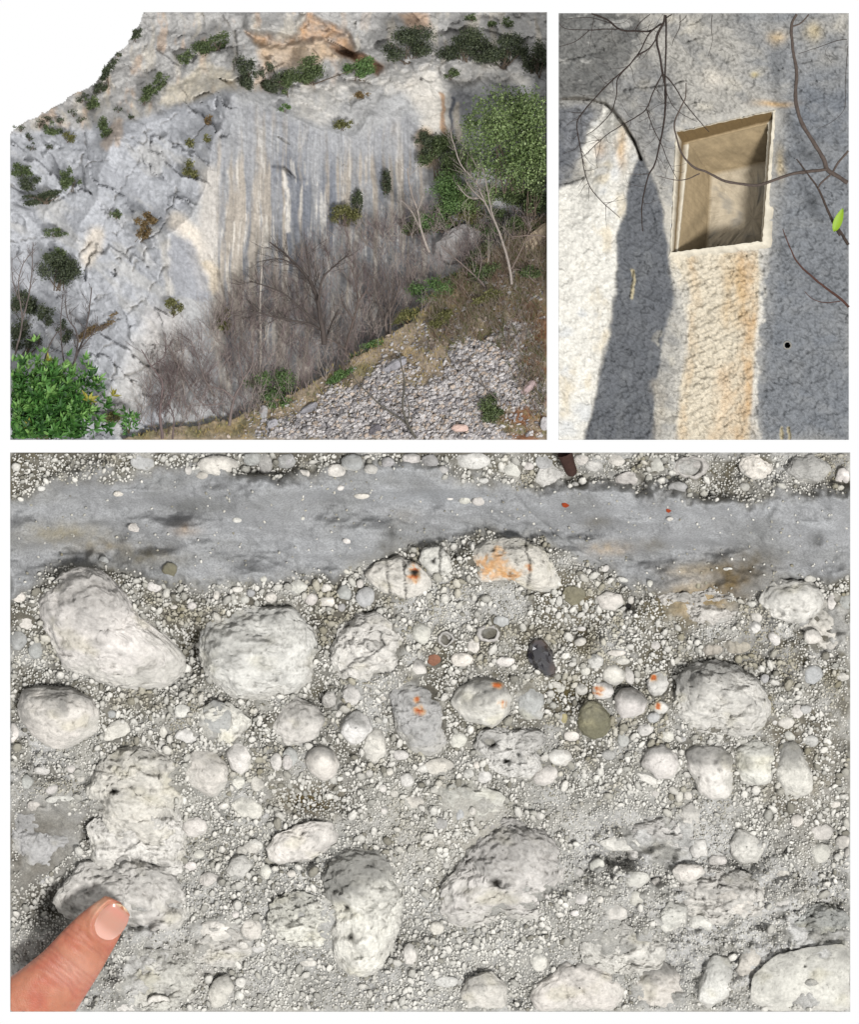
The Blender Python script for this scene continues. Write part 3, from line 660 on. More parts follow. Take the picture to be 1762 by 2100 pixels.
    if tone in ('white', 'cap', 'grey', 'ring', 'ridge', 'olive'):
        cc = mix(cc, C_GREY, (0.28 if tone != 'cap' else 0.1) * ss(0.0, 0.6, fbm(px / 34, py / 22, q / 30, 4, 111)))
        if r > 34:
            cc = mix(cc, C_YEL, 0.30 * ss(0.15, 0.6, fbm(px / 60, py / 40, q / 60, 3, 121)))
        up = -(py - c[1]) / (r + 1e-6) + 0.9 * nz + 0.35 * med              # grey patina deepened by painted shade on the upper side
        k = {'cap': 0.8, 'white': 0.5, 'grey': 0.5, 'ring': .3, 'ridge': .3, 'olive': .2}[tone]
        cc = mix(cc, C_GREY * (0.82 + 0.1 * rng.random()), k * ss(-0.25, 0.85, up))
        cc = mix(cc, C_DIRT, 0.22 * rough * ss(0.25, 0.0, cre) * (rough > 0.5))
        cc = mix(cc, C_DIRT * 0.8, 0.45 * ss(0.1, -0.22, v[:, 2] + 0.2 * fine) * (py < c[1]))                         # darker along the joint on the upper side
        sp = vn(px / 3.2, py / 3.2, q / 3.2, 131)
        cc = mix(cc, C_DIRT * 0.5, 0.35 * (rough > 0.45) * ss(0.66, 0.82, sp))
        for x_, y_, rx, ry in RUST:
            if abs(x_ - c[0]) < r * 1.5 and abs(y_ - c[1]) < r * 1.5:
                w = blob(px, py, x_, y_, rx, ry)
                w = w * (0.7 + 1.3 * fbm(px / 9, py / 6, q / 7, 4, 141))
                cc = mix(cc, C_OR, 0.75 * ss(0.08, 0.6, w)); cc = mix(cc, C_RUST, (0.85 if max(rx, ry) < 19 else 0.12) * ss(0.4, 0.85, w))
    if tone in ('white', 'cap', 'grey') and r > 20:     # cement still sticking to the lower flank
        cc = mix(cc, alb(202, 199, 191), 0.85 * ss(0.6, 0.1, v[:, 2] + 0.5 * nz + 0.25 * med) * ss(-0.3, 0.3, (py - c[1]) / r))
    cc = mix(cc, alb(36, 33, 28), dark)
    if tone == 'flint':
        cc = mix(cc, alb(84, 62, 48), ss(0.1, 0.5, nz) * 0.5)
    o3 = at(c[0], c[1], float(yp(c[1]) - st['h0'] / 100))
    P = at(px, py, yp(py) - h / 100) - o3
    mat = M_FLINT if tone == 'flint' else M_STONE
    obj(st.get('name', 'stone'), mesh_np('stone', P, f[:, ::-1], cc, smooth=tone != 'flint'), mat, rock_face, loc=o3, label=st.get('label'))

# grit: the mass of small grains between the stones
taken = occ.copy()
VV, FF, CC = [], [], []; nv = 0
tint_w = fbm(X / 70, Y / 70, o=3, s=151); tint_d = fbm(X / 45, Y / 45, o=3, s=161)
dens = fbm(X / 60, Y / 60, o=3, s=171) - 0.8 * np.clip(ROUGH, 0, 1) - 0.25 * SILT
gp = {0: [], 1: [], 2: []}
for (n, r0, r1) in [(900, 6.5, 9.5), (5600, 4.4, 6.5), (26000, 2.9, 4.4), (90000, 1.8, 2.9)]:
    xs = CX0 + 4 + rng.random(n) * (CX1 - CX0 - 8); ys = CY0 + 4 + rng.random(n) * (CY1 - CY0 - 8)
    rr = r0 + (r1 - r0) * rng.random(n) ** 1.6
    bm = band_at(xs, ys); dn = bil(dens, CX0, CY0, hcx, xs, ys)
    pr = rng.random(n)
    for x, y, r, b, d_, p in zip(xs, ys, rr, bm, dn, pr):
        if b > 0.55 and (r > 3.4 or p > 0.018): continue
        if 0.08 < b <= 0.55 and p > 0.75 - b: continue
        if p > 0.85 + d_ * 1.3 and r > 2.6: continue
        i, j, q = int(y - CY0), int(x - CX0), max(int(r * 0.45), 1)
        t = taken[max(i - q, 0):i + q + 1, max(j - q, 0):j + q + 1]
        if t.any(): continue
        q = max(int(r * 0.66), 1)
        taken[max(i - q, 0):i + q + 1, max(j - q, 0):j + q + 1] = True
        gp[2 if r > 6 else 1 if r > 3.6 else 0].append((x, y, r))
for lev, lst in gp.items():
    if not lst: continue
    a = np.array(lst); n = len(a)
    v, f = ICO[lev]
    m = len(v)
    jit = 1 + 0.16 * (rng.random((n, m)) * 2 - 1)
    ang = rng.random(n) * math.pi; el = 1 + 0.45 * rng.random(n)
    ux = v[None, :, 0] * jit * el[:, None]; uy = v[None, :, 1] * jit / el[:, None] ** 0.5
    px = a[:, 0, None] + a[:, 2, None] * (ux * np.cos(ang)[:, None] - uy * np.sin(ang)[:, None])
    py = a[:, 1, None] + a[:, 2, None] * (ux * np.sin(ang)[:, None] + uy * np.cos(ang)[:, None])
    px = np.clip(px, CX0, CX1); py = np.clip(py, CY0, CY1)
    h = base_h(a[:, 0], a[:, 1])[:, None] + a[:, 2, None] * (v[None, :, 2] * 1.2 * jit + 0.75)
    P = at(px, py, yp(py) - h / 100).reshape(-1, 3)
    tw = bil(tint_w, CX0, CY0, hcx, a[:, 0], a[:, 1]); td = bil(tint_d, CX0, CY0, hcx, a[:, 0], a[:, 1])
    k = rng.random(n)
    g = np.empty((n, 3)); g[:] = alb(216, 213, 205)
    g = mix(g, alb(174, 172, 164), ss(0.3, 0.8, k)); g = mix(g, alb(126, 122, 110), ss(0.86, 0.95, k) * 0.8)
    g = mix(g, alb(150, 142, 116), ss(0.05, 0.5, td) * 0.6 * ss(1900, 1400, a[:, 1])); g = mix(g, alb(222, 220, 212), ss(0.1, 0.5, tw) * 0.5)
    g *= (0.85 + 0.3 * rng.random(n))[:, None]
    VV.append(P); CC.append(np.repeat(g, m, 0)); FF.append((f[None, :, ::-1] + (np.arange(n) * m)[:, None, None]).reshape(-1, 3) + nv); nv += n * m
obj('grit', mesh_np('grit', np.concatenate(VV), np.concatenate(FF), np.concatenate(CC)), M_GRAIN, rock_face, kind='stuff')


# ---- tubes (stake, twigs, trunks)
def tubes(paths, sides=5, xr=None):
    """paths: list of (points[n,3] world, radii[n]) -> V, F(quads)"""
    VV, FF = [], []; nv = 0
    a = np.linspace(0, 2 * math.pi, sides, endpoint=False)
    for P, R in paths:
        P = np.asarray(P, float); R = np.asarray(R, float); n = len(P)
        if n < 2: continue
        T = np.gradient(P, axis=0); T /= np.linalg.norm(T, axis=1)[:, None] + 1e-9
        u = np.cross(T, [0.13, 1.0, 0.21]); u /= np.linalg.norm(u, axis=1)[:, None] + 1e-9
        w = np.cross(T, u)
        ring = P[:, None] + R[:, None, None] * (np.cos(a)[None, :, None] * u[:, None] + np.sin(a)[None, :, None] * w[:, None])
        VV.append(ring.reshape(-1, 3))
        i = np.arange(n - 1)[:, None] * sides + np.arange(sides)[None]
        j = np.arange(n - 1)[:, None] * sides + (np.arange(sides)[None] + 1) % sides
        FF.append(np.stack([i, j, j + sides, i + sides], -1).reshape(-1, 4) + nv); nv += n * sides
    return np.concatenate(VV), np.concatenate(FF)


def resample(pts, step):
    P = np.asarray(pts, float)
    # smooth curve through the points (Catmull-Rom)
    Q = np.concatenate([[2 * P[0] - P[1]], P, [2 * P[-1] - P[-2]]])
    out = []
    for i in range(1, len(Q) - 2):
        n = max(int(np.linalg.norm(Q[i + 1] - Q[i]) / step), 1)
        t = np.linspace(0, 1, n, endpoint=False)[:, None]
        out.append(0.5 * (2 * Q[i] + (Q[i + 1] - Q[i - 1]) * t + (2 * Q[i - 1] - 5 * Q[i] + 4 * Q[i + 1] - Q[i + 2]) * t ** 2 + (3 * Q[i] - Q[i - 1] - 3 * Q[i + 1] + Q[i + 2]) * t ** 3))
    out.append(P[-1:])
    return np.concatenate(out)


# dark root stub at the top edge of the face
sx = resample([(1158, 929), (1164, 945), (1170, 962), (1176, 974)], 4)
yy = yp(sx[:, 1]) - 0.42 - np.linspace(0, 0.1, len(sx))
pv, pf = tubes([(at(sx[:, 0], sx[:, 1], yy), np.interp(np.arange(len(sx)), [0, len(sx) - 2, len(sx) - 1], [0.155, 0.11, 0.05]) + 0.012 * rng.random(len(sx)))], 10)
cap_i = np.arange(len(pv) - 10, len(pv))
pf = np.concatenate([pf, [[cap_i[0], cap_i[2], cap_i[5], cap_i[7]]]])
keep = np.clip(pv[:, 2], None, at(0, 928.5, -0.6)[2]); pv[:, 2] = keep
obj('root_stub', mesh_np('root_stub', pv, pf, np.tile(alb(62, 44, 38), (len(pv), 1))), M_BARK,
    label='dark brown root stub poking from the top edge of the pebbly rock', cat='root')

# ---- fingertip resting on the rock in the lower corner
AX = [(-20, 2150), (40, 2092), (92, 2040), (140, 1985), (180, 1932), (212, 1892), (232, 1868), (246, 1850)]
RW = [92, 88, 80, 70, 61, 55, 46, 30]
axp = resample(np.array(AX, float), 4); tt = np.linspace(0, 1, len(axp)); tk = np.linspace(0, 1, len(AX))
rw = np.interp(tt, tk, RW)
k5 = np.ones(9) / 9; rw = np.convolve(np.pad(rw, 4, 'edge'), k5, 'valid')
tip = np.clip((np.linalg.norm(axp - axp[-1], axis=1)) / 55, 0, 1)
rw = np.minimum(rw, 58 * np.sqrt(np.clip(1 - (1 - tip) ** 2, 0, 1)) + 1.0 + 40 * (tip >= 1))
ns = 72; a = np.linspace(0, 2 * math.pi, ns, endpoint=False)
T = np.gradient(axp, axis=0); T /= np.linalg.norm(T, axis=1)[:, None]
Nn = np.stack([-T[:, 1], T[:, 0]], 1)
ca, sa = np.cos(a), np.sin(a)
fx = axp[:, 0, None] + Nn[:, 0, None] * rw[:, None] * ca[None]
fy = axp[:, 1, None] + Nn[:, 1, None] * rw[:, None] * ca[None]
zc = 62.0 + 20 * (1 - tt)                                   # how far the finger stands off the rock
fz = zc[:, None] + rw[:, None] * 0.82 * np.sign(sa)[None] * np.abs(sa)[None] ** 0.9
# nail bed, cuticle folds, knuckle creases, finger-print grain
NC = np.array([229.0, 1890.0]); nt_ = np.array([0.60, -0.80]); nn_ = np.array([0.80, 0.60])
lu = (fx - NC[0]) * nt_[0] + (fy - NC[1]) * nt_[1]; lv = (fx - NC[0]) * nn_[0] + (fy - NC[1]) * nn_[1]
front = (sa[None] > 0)
ne = (np.abs(lu / 42) ** 2.6 + np.abs(lv / 32) ** 2.6) ** (1 / 2.6)
fz = fz + front * (-5.5 * ss(1.06, 0.92, ne) + 4.0 * np.exp(-((ne - 1.14) / 0.11) ** 2))
al = (fx - axp[-1, 0]) * -0.6 + (fy - axp[-1, 1]) * 0.8      # distance back from the tip
for cpos, w, dp in [(92, 3.5, 5.0), (102, 3.0, 4.0), (113, 3.0, 3.0), (128, 4, 2.2), (158, 4, 4.5), (170, 3.5, 4.2), (181, 4, 5.0), (192, 3.5, 4.0), (204, 5, 3.4), (222, 6, 2.6)]:
    fz = fz - front * dp * np.exp(-((al - cpos + 6 * vn(fx / 22, fy / 22, s=7)) / w) ** 2)
fz = fz + 2.6 * fbm(fx / 26, fy / 26, fz / 26, 4, 181) + 0.8 * fbm(fx / 5, fy / 5, fz / 5, 2, 183)
skin = np.empty(fx.shape + (3,)); skin[:] = alb(184, 118, 90, 1.75)
skin = mix(skin, alb(170, 78, 60, 1.6), ss(-0.1, 0.6, fbm(fx / 38, fy / 38, fz / 38, 3, 185)) * 0.55)
skin = mix(skin, alb(216, 170, 140, 1.7), blob(fx, fy, 205, 1860, 22, 26) * 0.8); skin = mix(skin, alb(190, 100, 70, 1.7), blob(fx, fy, 268, 1925, 22, 60) * 0.8)
skin = mix(skin, alb(206, 146, 108, 1.7), blob(fx, fy, 264, 1860, 18, 26) * 0.5); skin = mix(skin, alb(212, 162, 142, 1.7), blob(fx, fy, 150, 1995, 40, 34) * 0.6)
cr_ = sum(np.exp(-((al - c_ + 6 * vn(fx / 22, fy / 22, s=7)) / 3.5) ** 2) for c_ in (92, 102, 113, 158, 170, 181, 192, 204))
skin = mix(skin, alb(160, 84, 66, 1.7), front * np.clip(cr_, 0, 1) * 0.45)
skin = skin * (1 + 0.16 * fbm(fx / 9, fy / 9, fz / 9, 3, 187))[..., None]
skin = mix(skin, alb(180, 110, 92, 1.7), front * np.exp(-((ne - 1.04) / 0.06) ** 2) * 0.7)
hf = (62.0 * 0 + fz)
FV = at(np.clip(fx, CX0 + 0.5, None).ravel(), np.clip(fy, None, CY1 - 0.5).ravel(), (yp(np.clip(fy, None, CY1)) - 0.45 - hf / 100).ravel())
nr = len(axp)
i = np.arange(nr - 1)[:, None] * ns + np.arange(ns)[None]; j = np.arange(nr - 1)[:, None] * ns + (np.arange(ns)[None] + 1) % ns
FF = np.stack([i, j, j + ns, i + ns], -1).reshape(-1, 4)
outside = ((fx < CX0) | (fy > CY1)).ravel()
FF = FF[~outside[FF].all(1)]
m = bpy.data.materials.new('skin'); m.use_nodes = True
bs = m.node_tree.nodes['Principled BSDF']; bs.inputs['Roughness'].default_value = 0.48; bs.inputs['Specular IOR Level'].default_value = 0.35
bs.inputs['Subsurface Weight'].default_value = 0.25; bs.inputs['Subsurface Radius'].default_value = (0.06, 0.02, 0.01); bs.inputs['Subsurface Scale'].default_value = 1.0
an = m.node_tree.nodes.new('ShaderNodeAttribute'); an.attribute_name = 'Col'; m.node_tree.links.new(an.outputs['Color'], bs.inputs['Base Color'])
nz_ = m.node_tree.nodes.new('ShaderNodeTexNoise'); nz_.inputs['Scale'].default_value = 30; nz_.inputs['Detail'].default_value = 4
bp = m.node_tree.nodes.new('ShaderNodeBump'); bp.inputs['Strength'].default_value = 0.5; bp.inputs['Distance'].default_value = 0.03
tcn = m.node_tree.nodes.new('ShaderNodeTexCoord'); m.node_tree.links.new(tcn.outputs['Object'], nz_.inputs['Vector'])
m.node_tree.links.new(nz_.outputs['Fac'], bp.inputs['Height']); m.node_tree.links.new(bp.outputs['Normal'], bs.inputs['Normal'])
M_SKIN = m
m = bpy.data.materials.new('nail'); m.use_nodes = True
bs = m.node_tree.nodes['Principled BSDF']; bs.inputs['Roughness'].default_value = 0.28; bs.inputs['Subsurface Weight'].default_value = 0.2; bs.inputs['Subsurface Radius'].default_value = (0.1, 0.04, 0.03)
an = m.node_tree.nodes.new('ShaderNodeAttribute'); an.attribute_name = 'Col'; m.node_tree.links.new(an.outputs['Color'], bs.inputs['Base Color'])
M_NAIL = m
finger = obj('finger', mesh_np('finger', FV, FF, skin.reshape(-1, 3)), M_SKIN, label='bare fingertip with a short nail touching the pebbly rock', cat='finger')
# nail plate: curved sheet with thickness lying in the bed
nu, nvv = 25, 25
U, W = np.meshgrid(np.linspace(-1, 1, nu), np.linspace(-1, 1, nvv), indexing='ij')
uu = U * np.sqrt(np.clip(1 - 0.45 * W ** 2, 0, 1)); ww = W * np.sqrt(np.clip(1 - 0.45 * U ** 2, 0, 1))
nxp = NC[0] + nt_[0] * uu * 40 + nn_[0] * ww * 30; nyp = NC[1] + nt_[1] * uu * 40 + nn_[1] * ww * 30
from_axis = ww * 34
cen_t = np.interp(uu * 44, [-60, 60], [0.0, 0.0])
dq = np.sqrt(((nxp[..., None] - axp[:, 0]) ** 2 + (nyp[..., None] - axp[:, 1]) ** 2)); ia = dq.argmin(-1)
rl = rw[ia]; off = np.clip(dq.min(-1) / rl, 0, 0.98)
nzz = zc[ia] + rl * 0.82 * np.sqrt(1 - off ** 2) ** 0.9 - 1.5
nzz = np.maximum(nzz, 0) ; nzz = nzz - 3 * ss(0.8, 1.0, np.maximum(np.abs(U), np.abs(W)))
# a smooth plate, not following every skin bump
for _ in range(6):
    pz = np.pad(nzz, 1, 'edge'); nzz = (pz[:-2, 1:-1] + pz[2:, 1:-1] + pz[1:-1, :-2] + pz[1:-1, 2:] + 2 * nzz) / 6
nc = np.empty(U.shape + (3,)); nc[:] = alb(192, 140, 120, 1.75)
nc = mix(nc, alb(226, 176, 160, 1.7), ss(-0.2, -0.9, U) * 0.8); nc = mix(nc, alb(214, 186, 150, 1.7), ss(0.8, 0.97, uu)); nc = mix(nc, alb(196, 128, 112, 1.6), ss(0.1, 0.6, uu) * ss(0.8, 0.6, uu) * 0.6)
NV = at(nxp.ravel(), nyp.ravel(), (yp(nyp) - 0.45 - nzz / 100).ravel())
NV2 = NV.copy(); NV2[:, 1] += 0.04
b0 = np.concatenate([np.arange(nu) * nvv, (nu - 1) * nvv + np.arange(nvv), np.arange(nu)[::-1] * nvv + nvv - 1, np.arange(nvv)[::-1]])
rim = np.stack([b0[:-1], b0[1:], b0[1:] + nu * nvv, b0[:-1] + nu * nvv], 1)
obj('nail', mesh_np('nail', np.concatenate([NV, NV2]), np.concatenate([grid_faces(nu, nvv), rim]), np.concatenate([nc.reshape(-1, 3)] * 2)), M_NAIL, finger)
#PARTB
# =====================================================================================
#  ROCK WALL WITH A CUT NICHE (upper right)
# =====================================================================================
BX0, BX1, BY0, BY1 = 1146.0, 1741.0, 27.0, 902.0
nx = int((BX1 - BX0) / 1.9) + 1; ny = int((BY1 - BY0) / 1.9) + 1
X, Y = np.meshgrid(np.linspace(BX0, BX1, nx), np.linspace(BY0, BY1, ny))
hb = (BX1 - BX0) / (nx - 1); hby = (BY1 - BY0) / (ny - 1)
wn = fbm(X / 40, Y / 60, o=4, s=201); wn2 = fbm(X / 12, Y / 14, o=3, s=203)
WX = X + 7 * wn + 3 * wn2; WY = Y + 9 * fbm(X / 50, Y / 50, o=3, s=205)


def reg(pts, soft=6.0):
    return ss(soft, -soft, sdf(WX, WY, pts))


PALE = cv('b1', [(-40, 1135), (60, 1075), (180, 1010), (200, 960), (150, 850), (200, 720), (280, 600), (330, 600), (420, 700), (500, 890), (420, 1060), (385, 1322)]) + cv('b2', [(370, 60), (355, 420), (310, 640), (262, 860), (222, 1060), (160, 1320), (-60, 1320)])
STRIPE = cv('b1', [(500, 890), (580, 1010), (650, 1180), (645, 1322)]) + cv('b2', [(665, 100), (690, 300), (700, 450), (650, 640), (640, 780), (590, 1000), (600, 1320), (165, 1320), (222, 1100), (305, 750), (358, 400), (375, 60)]) + cv('b1', [(385, 1322), (420, 1070)])
CREAM = cv('b2', [(690, 185), (1195, 165), (1222, 300), (1215, 600), (1180, 900), (1150, 1320), (725, 1320), (750, 950), (785, 620), (730, 420), (695, 300)])
DARKTL = cv('b1', [(-40, -20), (330, -20), (520, 120), (440, 330), (330, 470), (300, 560), (180, 535), (-40, 545)])
WEDGE = cv('b1', [(-40, 560), (190, 575), (250, 610), (200, 720), (140, 860), (110, 980), (20, 1120), (-40, 1150)])
RIGHTD = cv('b1', [(1350, 760), (1380, 560), (1560, 420), (1800, 520)]) + cv('b2', [(1800, 1320), (1170, 1320), (1200, 900), (1230, 600), (1260, 200)]) + cv('b1', [(1290, 1300), (1310, 1050)])
LEFTG = cv('b1', [(340, 430), (560, 330), (720, 440), (760, 620), (720, 740), (690, 900), (600, 980), (500, 880), (400, 690), (320, 590)])
UPR = cv('b1', [(1020, -20), (1800, -20), (1800, 660), (1420, 760), (1330, 560), (1100, 420), (1150, 200)])
ARCH = cv('b1', [(-60, 548), (60, 540), (200, 542), (290, 565), (330, 600), (400, 690), (470, 800), (510, 900), (520, 1000), (470, 1100), (380, 1322)]) + cv('b2', [(340, 420), (300, 700), (200, 1320), (-60, 1320)])
ca_, sa_ = math.cos(-0.62), math.sin(-0.62)
U_ = X * ca_ - Y * sa_; W_ = X * sa_ + Y * ca_
c0 = np.empty(X.shape + (3,)); c0[:] = alb(176, 173, 166)
C = c0
C = mix(C, alb(150, 149, 146), ss(-0.05, 0.4, fbm(U_ / 90, W_ / 30, o=4, s=211)) * 0.8)
C = mix(C, alb(206, 200, 186), ss(0.1, 0.6, fbm(X / 60, Y / 45, o=4, s=213)) * 0.7)
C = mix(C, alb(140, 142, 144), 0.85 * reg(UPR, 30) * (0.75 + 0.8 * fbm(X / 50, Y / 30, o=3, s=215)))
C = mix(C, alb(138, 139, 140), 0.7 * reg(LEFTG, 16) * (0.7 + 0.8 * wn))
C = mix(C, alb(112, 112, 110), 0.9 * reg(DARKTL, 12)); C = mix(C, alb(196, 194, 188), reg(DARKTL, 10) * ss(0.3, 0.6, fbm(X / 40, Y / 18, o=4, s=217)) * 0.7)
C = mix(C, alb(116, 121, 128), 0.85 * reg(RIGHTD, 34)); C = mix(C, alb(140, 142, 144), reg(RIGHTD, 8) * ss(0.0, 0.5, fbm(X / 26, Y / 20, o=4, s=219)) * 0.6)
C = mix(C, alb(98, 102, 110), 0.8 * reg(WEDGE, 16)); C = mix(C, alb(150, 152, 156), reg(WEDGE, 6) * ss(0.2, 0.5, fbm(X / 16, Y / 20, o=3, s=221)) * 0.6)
C = mix(C, alb(224, 221, 212), reg(PALE, 4)); C = mix(C, alb(212, 196, 164), reg(PALE, 4) * ss(0.1, 0.6, fbm(X / 40, Y / 70, o=4, s=223)) * 0.5); C = mix(C, alb(206, 210, 214), reg(PALE, 4) * ss(0.1, 0.6, fbm(X / 50, Y / 40, o=3, s=225)) * 0.5)
for px, py, rx, ry, k, w in [(395, 850, 30, 110, (206, 170, 120), .7), (270, 850, 40, 50, (214, 176, 134), .5), (1310, 170, 50, 36, (214, 190, 152), .8), (1530, 140, 46, 50, (208, 192, 156), .8), (930, 430, 60, 50, (222, 214, 200), .7), (1180, 400, 26, 14, (206, 190, 140), .7), (1300, 575, 100, 18, (200, 166, 118), .8), (1340, 930, 24, 90, (206, 186, 146), .7), (1100, 800, 1, 1, (0, 0, 0), 0)]:
    q = cv('b1', [(px, py)])[0]
    C = mix(C, alb(*k), w * blob(WX, WY, q[0], q[1], rx * F1, ry * F1))
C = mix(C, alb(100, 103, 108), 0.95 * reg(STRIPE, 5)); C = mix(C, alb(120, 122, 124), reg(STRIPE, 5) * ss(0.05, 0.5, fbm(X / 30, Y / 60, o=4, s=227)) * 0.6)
C = mix(C, alb(214, 204, 184), reg(CREAM, 6))
for pl, w, k, a in [([(812, 220), (832, 450), (812, 620), (800, 800), (780, 1000), (740, 1310)], 40, (204, 178, 142), .55), ([(1120, 190), (1160, 560), (1132, 800), (1132, 1100), (1105, 1310)], 66, (198, 164, 120), .8), ([(1040, 240), (1080, 420), (1040, 560)], 80, (206, 176, 130), .6), ([(960, 1310), (1000, 1100), (1010, 900)], 70, (214, 184, 146), .6),
                    ([(1225, 60), (1240, 300), (1205, 700), (1175, 1310)], 26, (226, 222, 212), .9), ([(700, 260), (740, 430), (770, 600), (735, 900), (690, 1310)], 40, (208, 204, 194), .8), ([(620, 660), (590, 690), (690, 830)], 22, (206, 200, 184), .7), ([(600, 980), (640, 1120), (600, 1300)], 50, (168, 160, 146), .5)]:
    C = mix(C, alb(*k), a * ss(w * F1 * 1.3, w * F1 * 0.25, dpoly(WX, WY, cv('b2', pl)) + 9 * wn + 7 * wn2) * (0.65 + 0.7 * fbm(X / 16, Y / 30, o=3, s=247)))
for pl in ([(455, 280), (465, 330), (455, 380), (445, 440)], [(1340, 1230), (1345, 1300)], [(1380, 1230), (1385, 1300)]):
    C = mix(C, alb(196, 184, 150), 0.85 * ss(5, 1.5, dpoly(WX, WY, cv('b2', pl))))
sp = vn(X / 4.0, Y / 4.0, s=229)
C = C * (1 + 0.12 * sp)[..., None] * (1 + 0.10 * wn2)[..., None]
# relief of the wall
ca_, sa_ = math.cos(-0.62), math.sin(-0.62)
U_ = X * ca_ - Y * sa_; W_ = X * sa_ + Y * ca_
H = 14 * fbm(X / 150, Y / 170, o=3, s=231)
rough_w = 1 - 0.55 * reg(PALE, 10)
H += rough_w * (3.2 * fbm(X / 5, Y / 4, o=2, s=234) + 7 * fbm(U_ / 26, W_ / 9, o=4, s=233, g=0.6) + 2.6 * fbm(U_ / 7, W_ / 4.5, o=2, s=235) + 5 * fbm(X / 60, Y / 40, o=3, s=236)) + (1 - rough_w) * 4 * fbm(X / 12, Y / 9, o=3, s=238) + 4 * fbm(X / 34, Y / 30, o=3, s=237)
q1, q12, w1, w2, w3, qx1, qy1 = voro(U_ / 11 + 0.5 * wn2, W_ / 5.5 + 0.4 * wn, 243)
H += rough_w * (0.6 * (w1 - 0.5) + 5.0 * ((w2 - 0.5) * qx1 + (w3 - 0.5) * qy1))
q1, q12, w1, w2, w3, qx1, qy1 = voro(U_ / 44 + 0.5 * wn, W_ / 22 + 0.4 * wn2, 245)
H += 1.0 * (w1 - 0.5) + 9.0 * ((w2 - 0.5) * qx1 + (w3 - 0.5) * qy1)
pits = voro(X / 17 + 0.5 * wn2, Y / 12 + 0.5 * wn, 239)
H -= rough_w * 3 * ss(0.36, 0.1, pits[0]) * (pits[2] > 0.8)
arch = sdf(X + 4 * wn2, Y + 4 * wn, ARCH)
H -= 46 * ss(1.5, -7, arch) * ss(640, 120, Y) * ss(1320, 1260, X + 0.35 * Y - 60) + 12 * ss(4, -50, arch) * ss(560, 200, Y)
H += 16 * np.exp(-((arch - 12) / 13) ** 2) * ss(360, 300, Y)
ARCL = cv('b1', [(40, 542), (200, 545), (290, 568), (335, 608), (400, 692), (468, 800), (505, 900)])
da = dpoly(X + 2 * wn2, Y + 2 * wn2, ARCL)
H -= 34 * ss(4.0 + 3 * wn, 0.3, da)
C = mix(C, alb(84, 76, 62), 0.6 * ss(6 + 4 * wn2, 1.0, da))  # shade under the arch lip, put into the added groove and its colour
for pl, dp, w in [(cv('b1', [(400, 497), (460, 480), (560, 468), (660, 462), (775, 438)]), 10, 3), (cv('b1', [(-20, 330), (120, 300), (260, 260)]), 8, 3), (cv('b1', [(800, 100), (860, 75)]), 8, 4), (cv('b1', [(780, 205), (830, 185)]), 7, 3), (cv('b1', [(810, 565), (850, 560)]), 7, 3), (cv('b1', [(850, 610), (950, 635)]), 6, 2.5), (cv('b2', [(440, 440), (462, 290)]), 9, 3), (cv('b2', [(1085, 350), (1120, 345)]), 7, 3), (cv('b2', [(990, 275), (1060, 265)]), 6, 3), (cv('b2', [(1340, 1220), (1345, 1310)]), 8, 3), (cv('b2', [(1385, 1220), (1390, 1310)]), 8, 3), (cv('b1', [(1460, 325), (1520, 315)]), 7, 4), (cv('b1', [(20, 1055), (160, 1010)]), 9, 4)]:
    H -= dp * ss(w, 0.3, dpoly(X + 2 * wn2, Y + 3 * wn2, pl))
cm = reg(CREAM, 6)
H += cm * 5.5 * fbm((X - Y * 0.45) / 26, (Y + X * 0.45) / 6, o=3, s=241)
R0 = cv('b1', [(722, 745), (1292, 618)]) + cv('b2', [(1228, 112), (686, 178)])
R1 = cv('b1', [(752, 802), (1290, 664)]) + cv('b2', [(1226, 118), (704, 184)])
R2 = cv('b1', [(790, 803), (1262, 690)]) + cv('b2', [(1220, 120), (722, 184)])
R3 = cv('b1', [(915, 985), (1480, 860)]) + cv('b2', [(1420, 270), (884, 340)])
s0 = sdf(X, Y, R0)
H = H * ss(2, 26, s0) + 0.0
hole = cv('b2', [(1376, 730)])[0]
dh = np.hypot(X - hole[0], Y - hole[1])
H = H * ss(6, 16, dh)
wall_y = -H / 100
V = at(X.ravel(), Y.ravel(), wall_y.ravel())
Fq = grid_faces(ny, nx)
cen = (s0.ravel()[Fq].mean(1) < 3.0) | (dh.ravel()[Fq].mean(1) < 6.0)
fc = np.concatenate([V[Fq[~cen]].mean(1) * 0]) if False else None
Fw = Fq[~cen]
# sides: only round the block, the openings get their own lining
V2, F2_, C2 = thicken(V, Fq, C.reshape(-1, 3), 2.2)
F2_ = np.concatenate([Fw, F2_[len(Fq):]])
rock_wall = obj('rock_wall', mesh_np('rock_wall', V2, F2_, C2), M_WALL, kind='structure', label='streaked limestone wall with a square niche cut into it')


def ring(pts, n, y, jit=0.5, sd=0):
    out = []
    for i in range(4):
        a, b = np.array(pts[i]), np.array(pts[(i + 1) % 4])
        t = np.linspace(0, 1, n, endpoint=False)[:, None]
        out.append(a * (1 - t) + b * t)
    P = np.concatenate(out)
    P = P + jit * np.stack([fbm(P[:, 0] / 7, P[:, 1] / 7, o=4, s=251 + sd, g=.7), fbm(P[:, 0] / 7, P[:, 1] / 7, o=4, s=257 + sd, g=.7)], 1)
    return P, np.full(len(P), y)


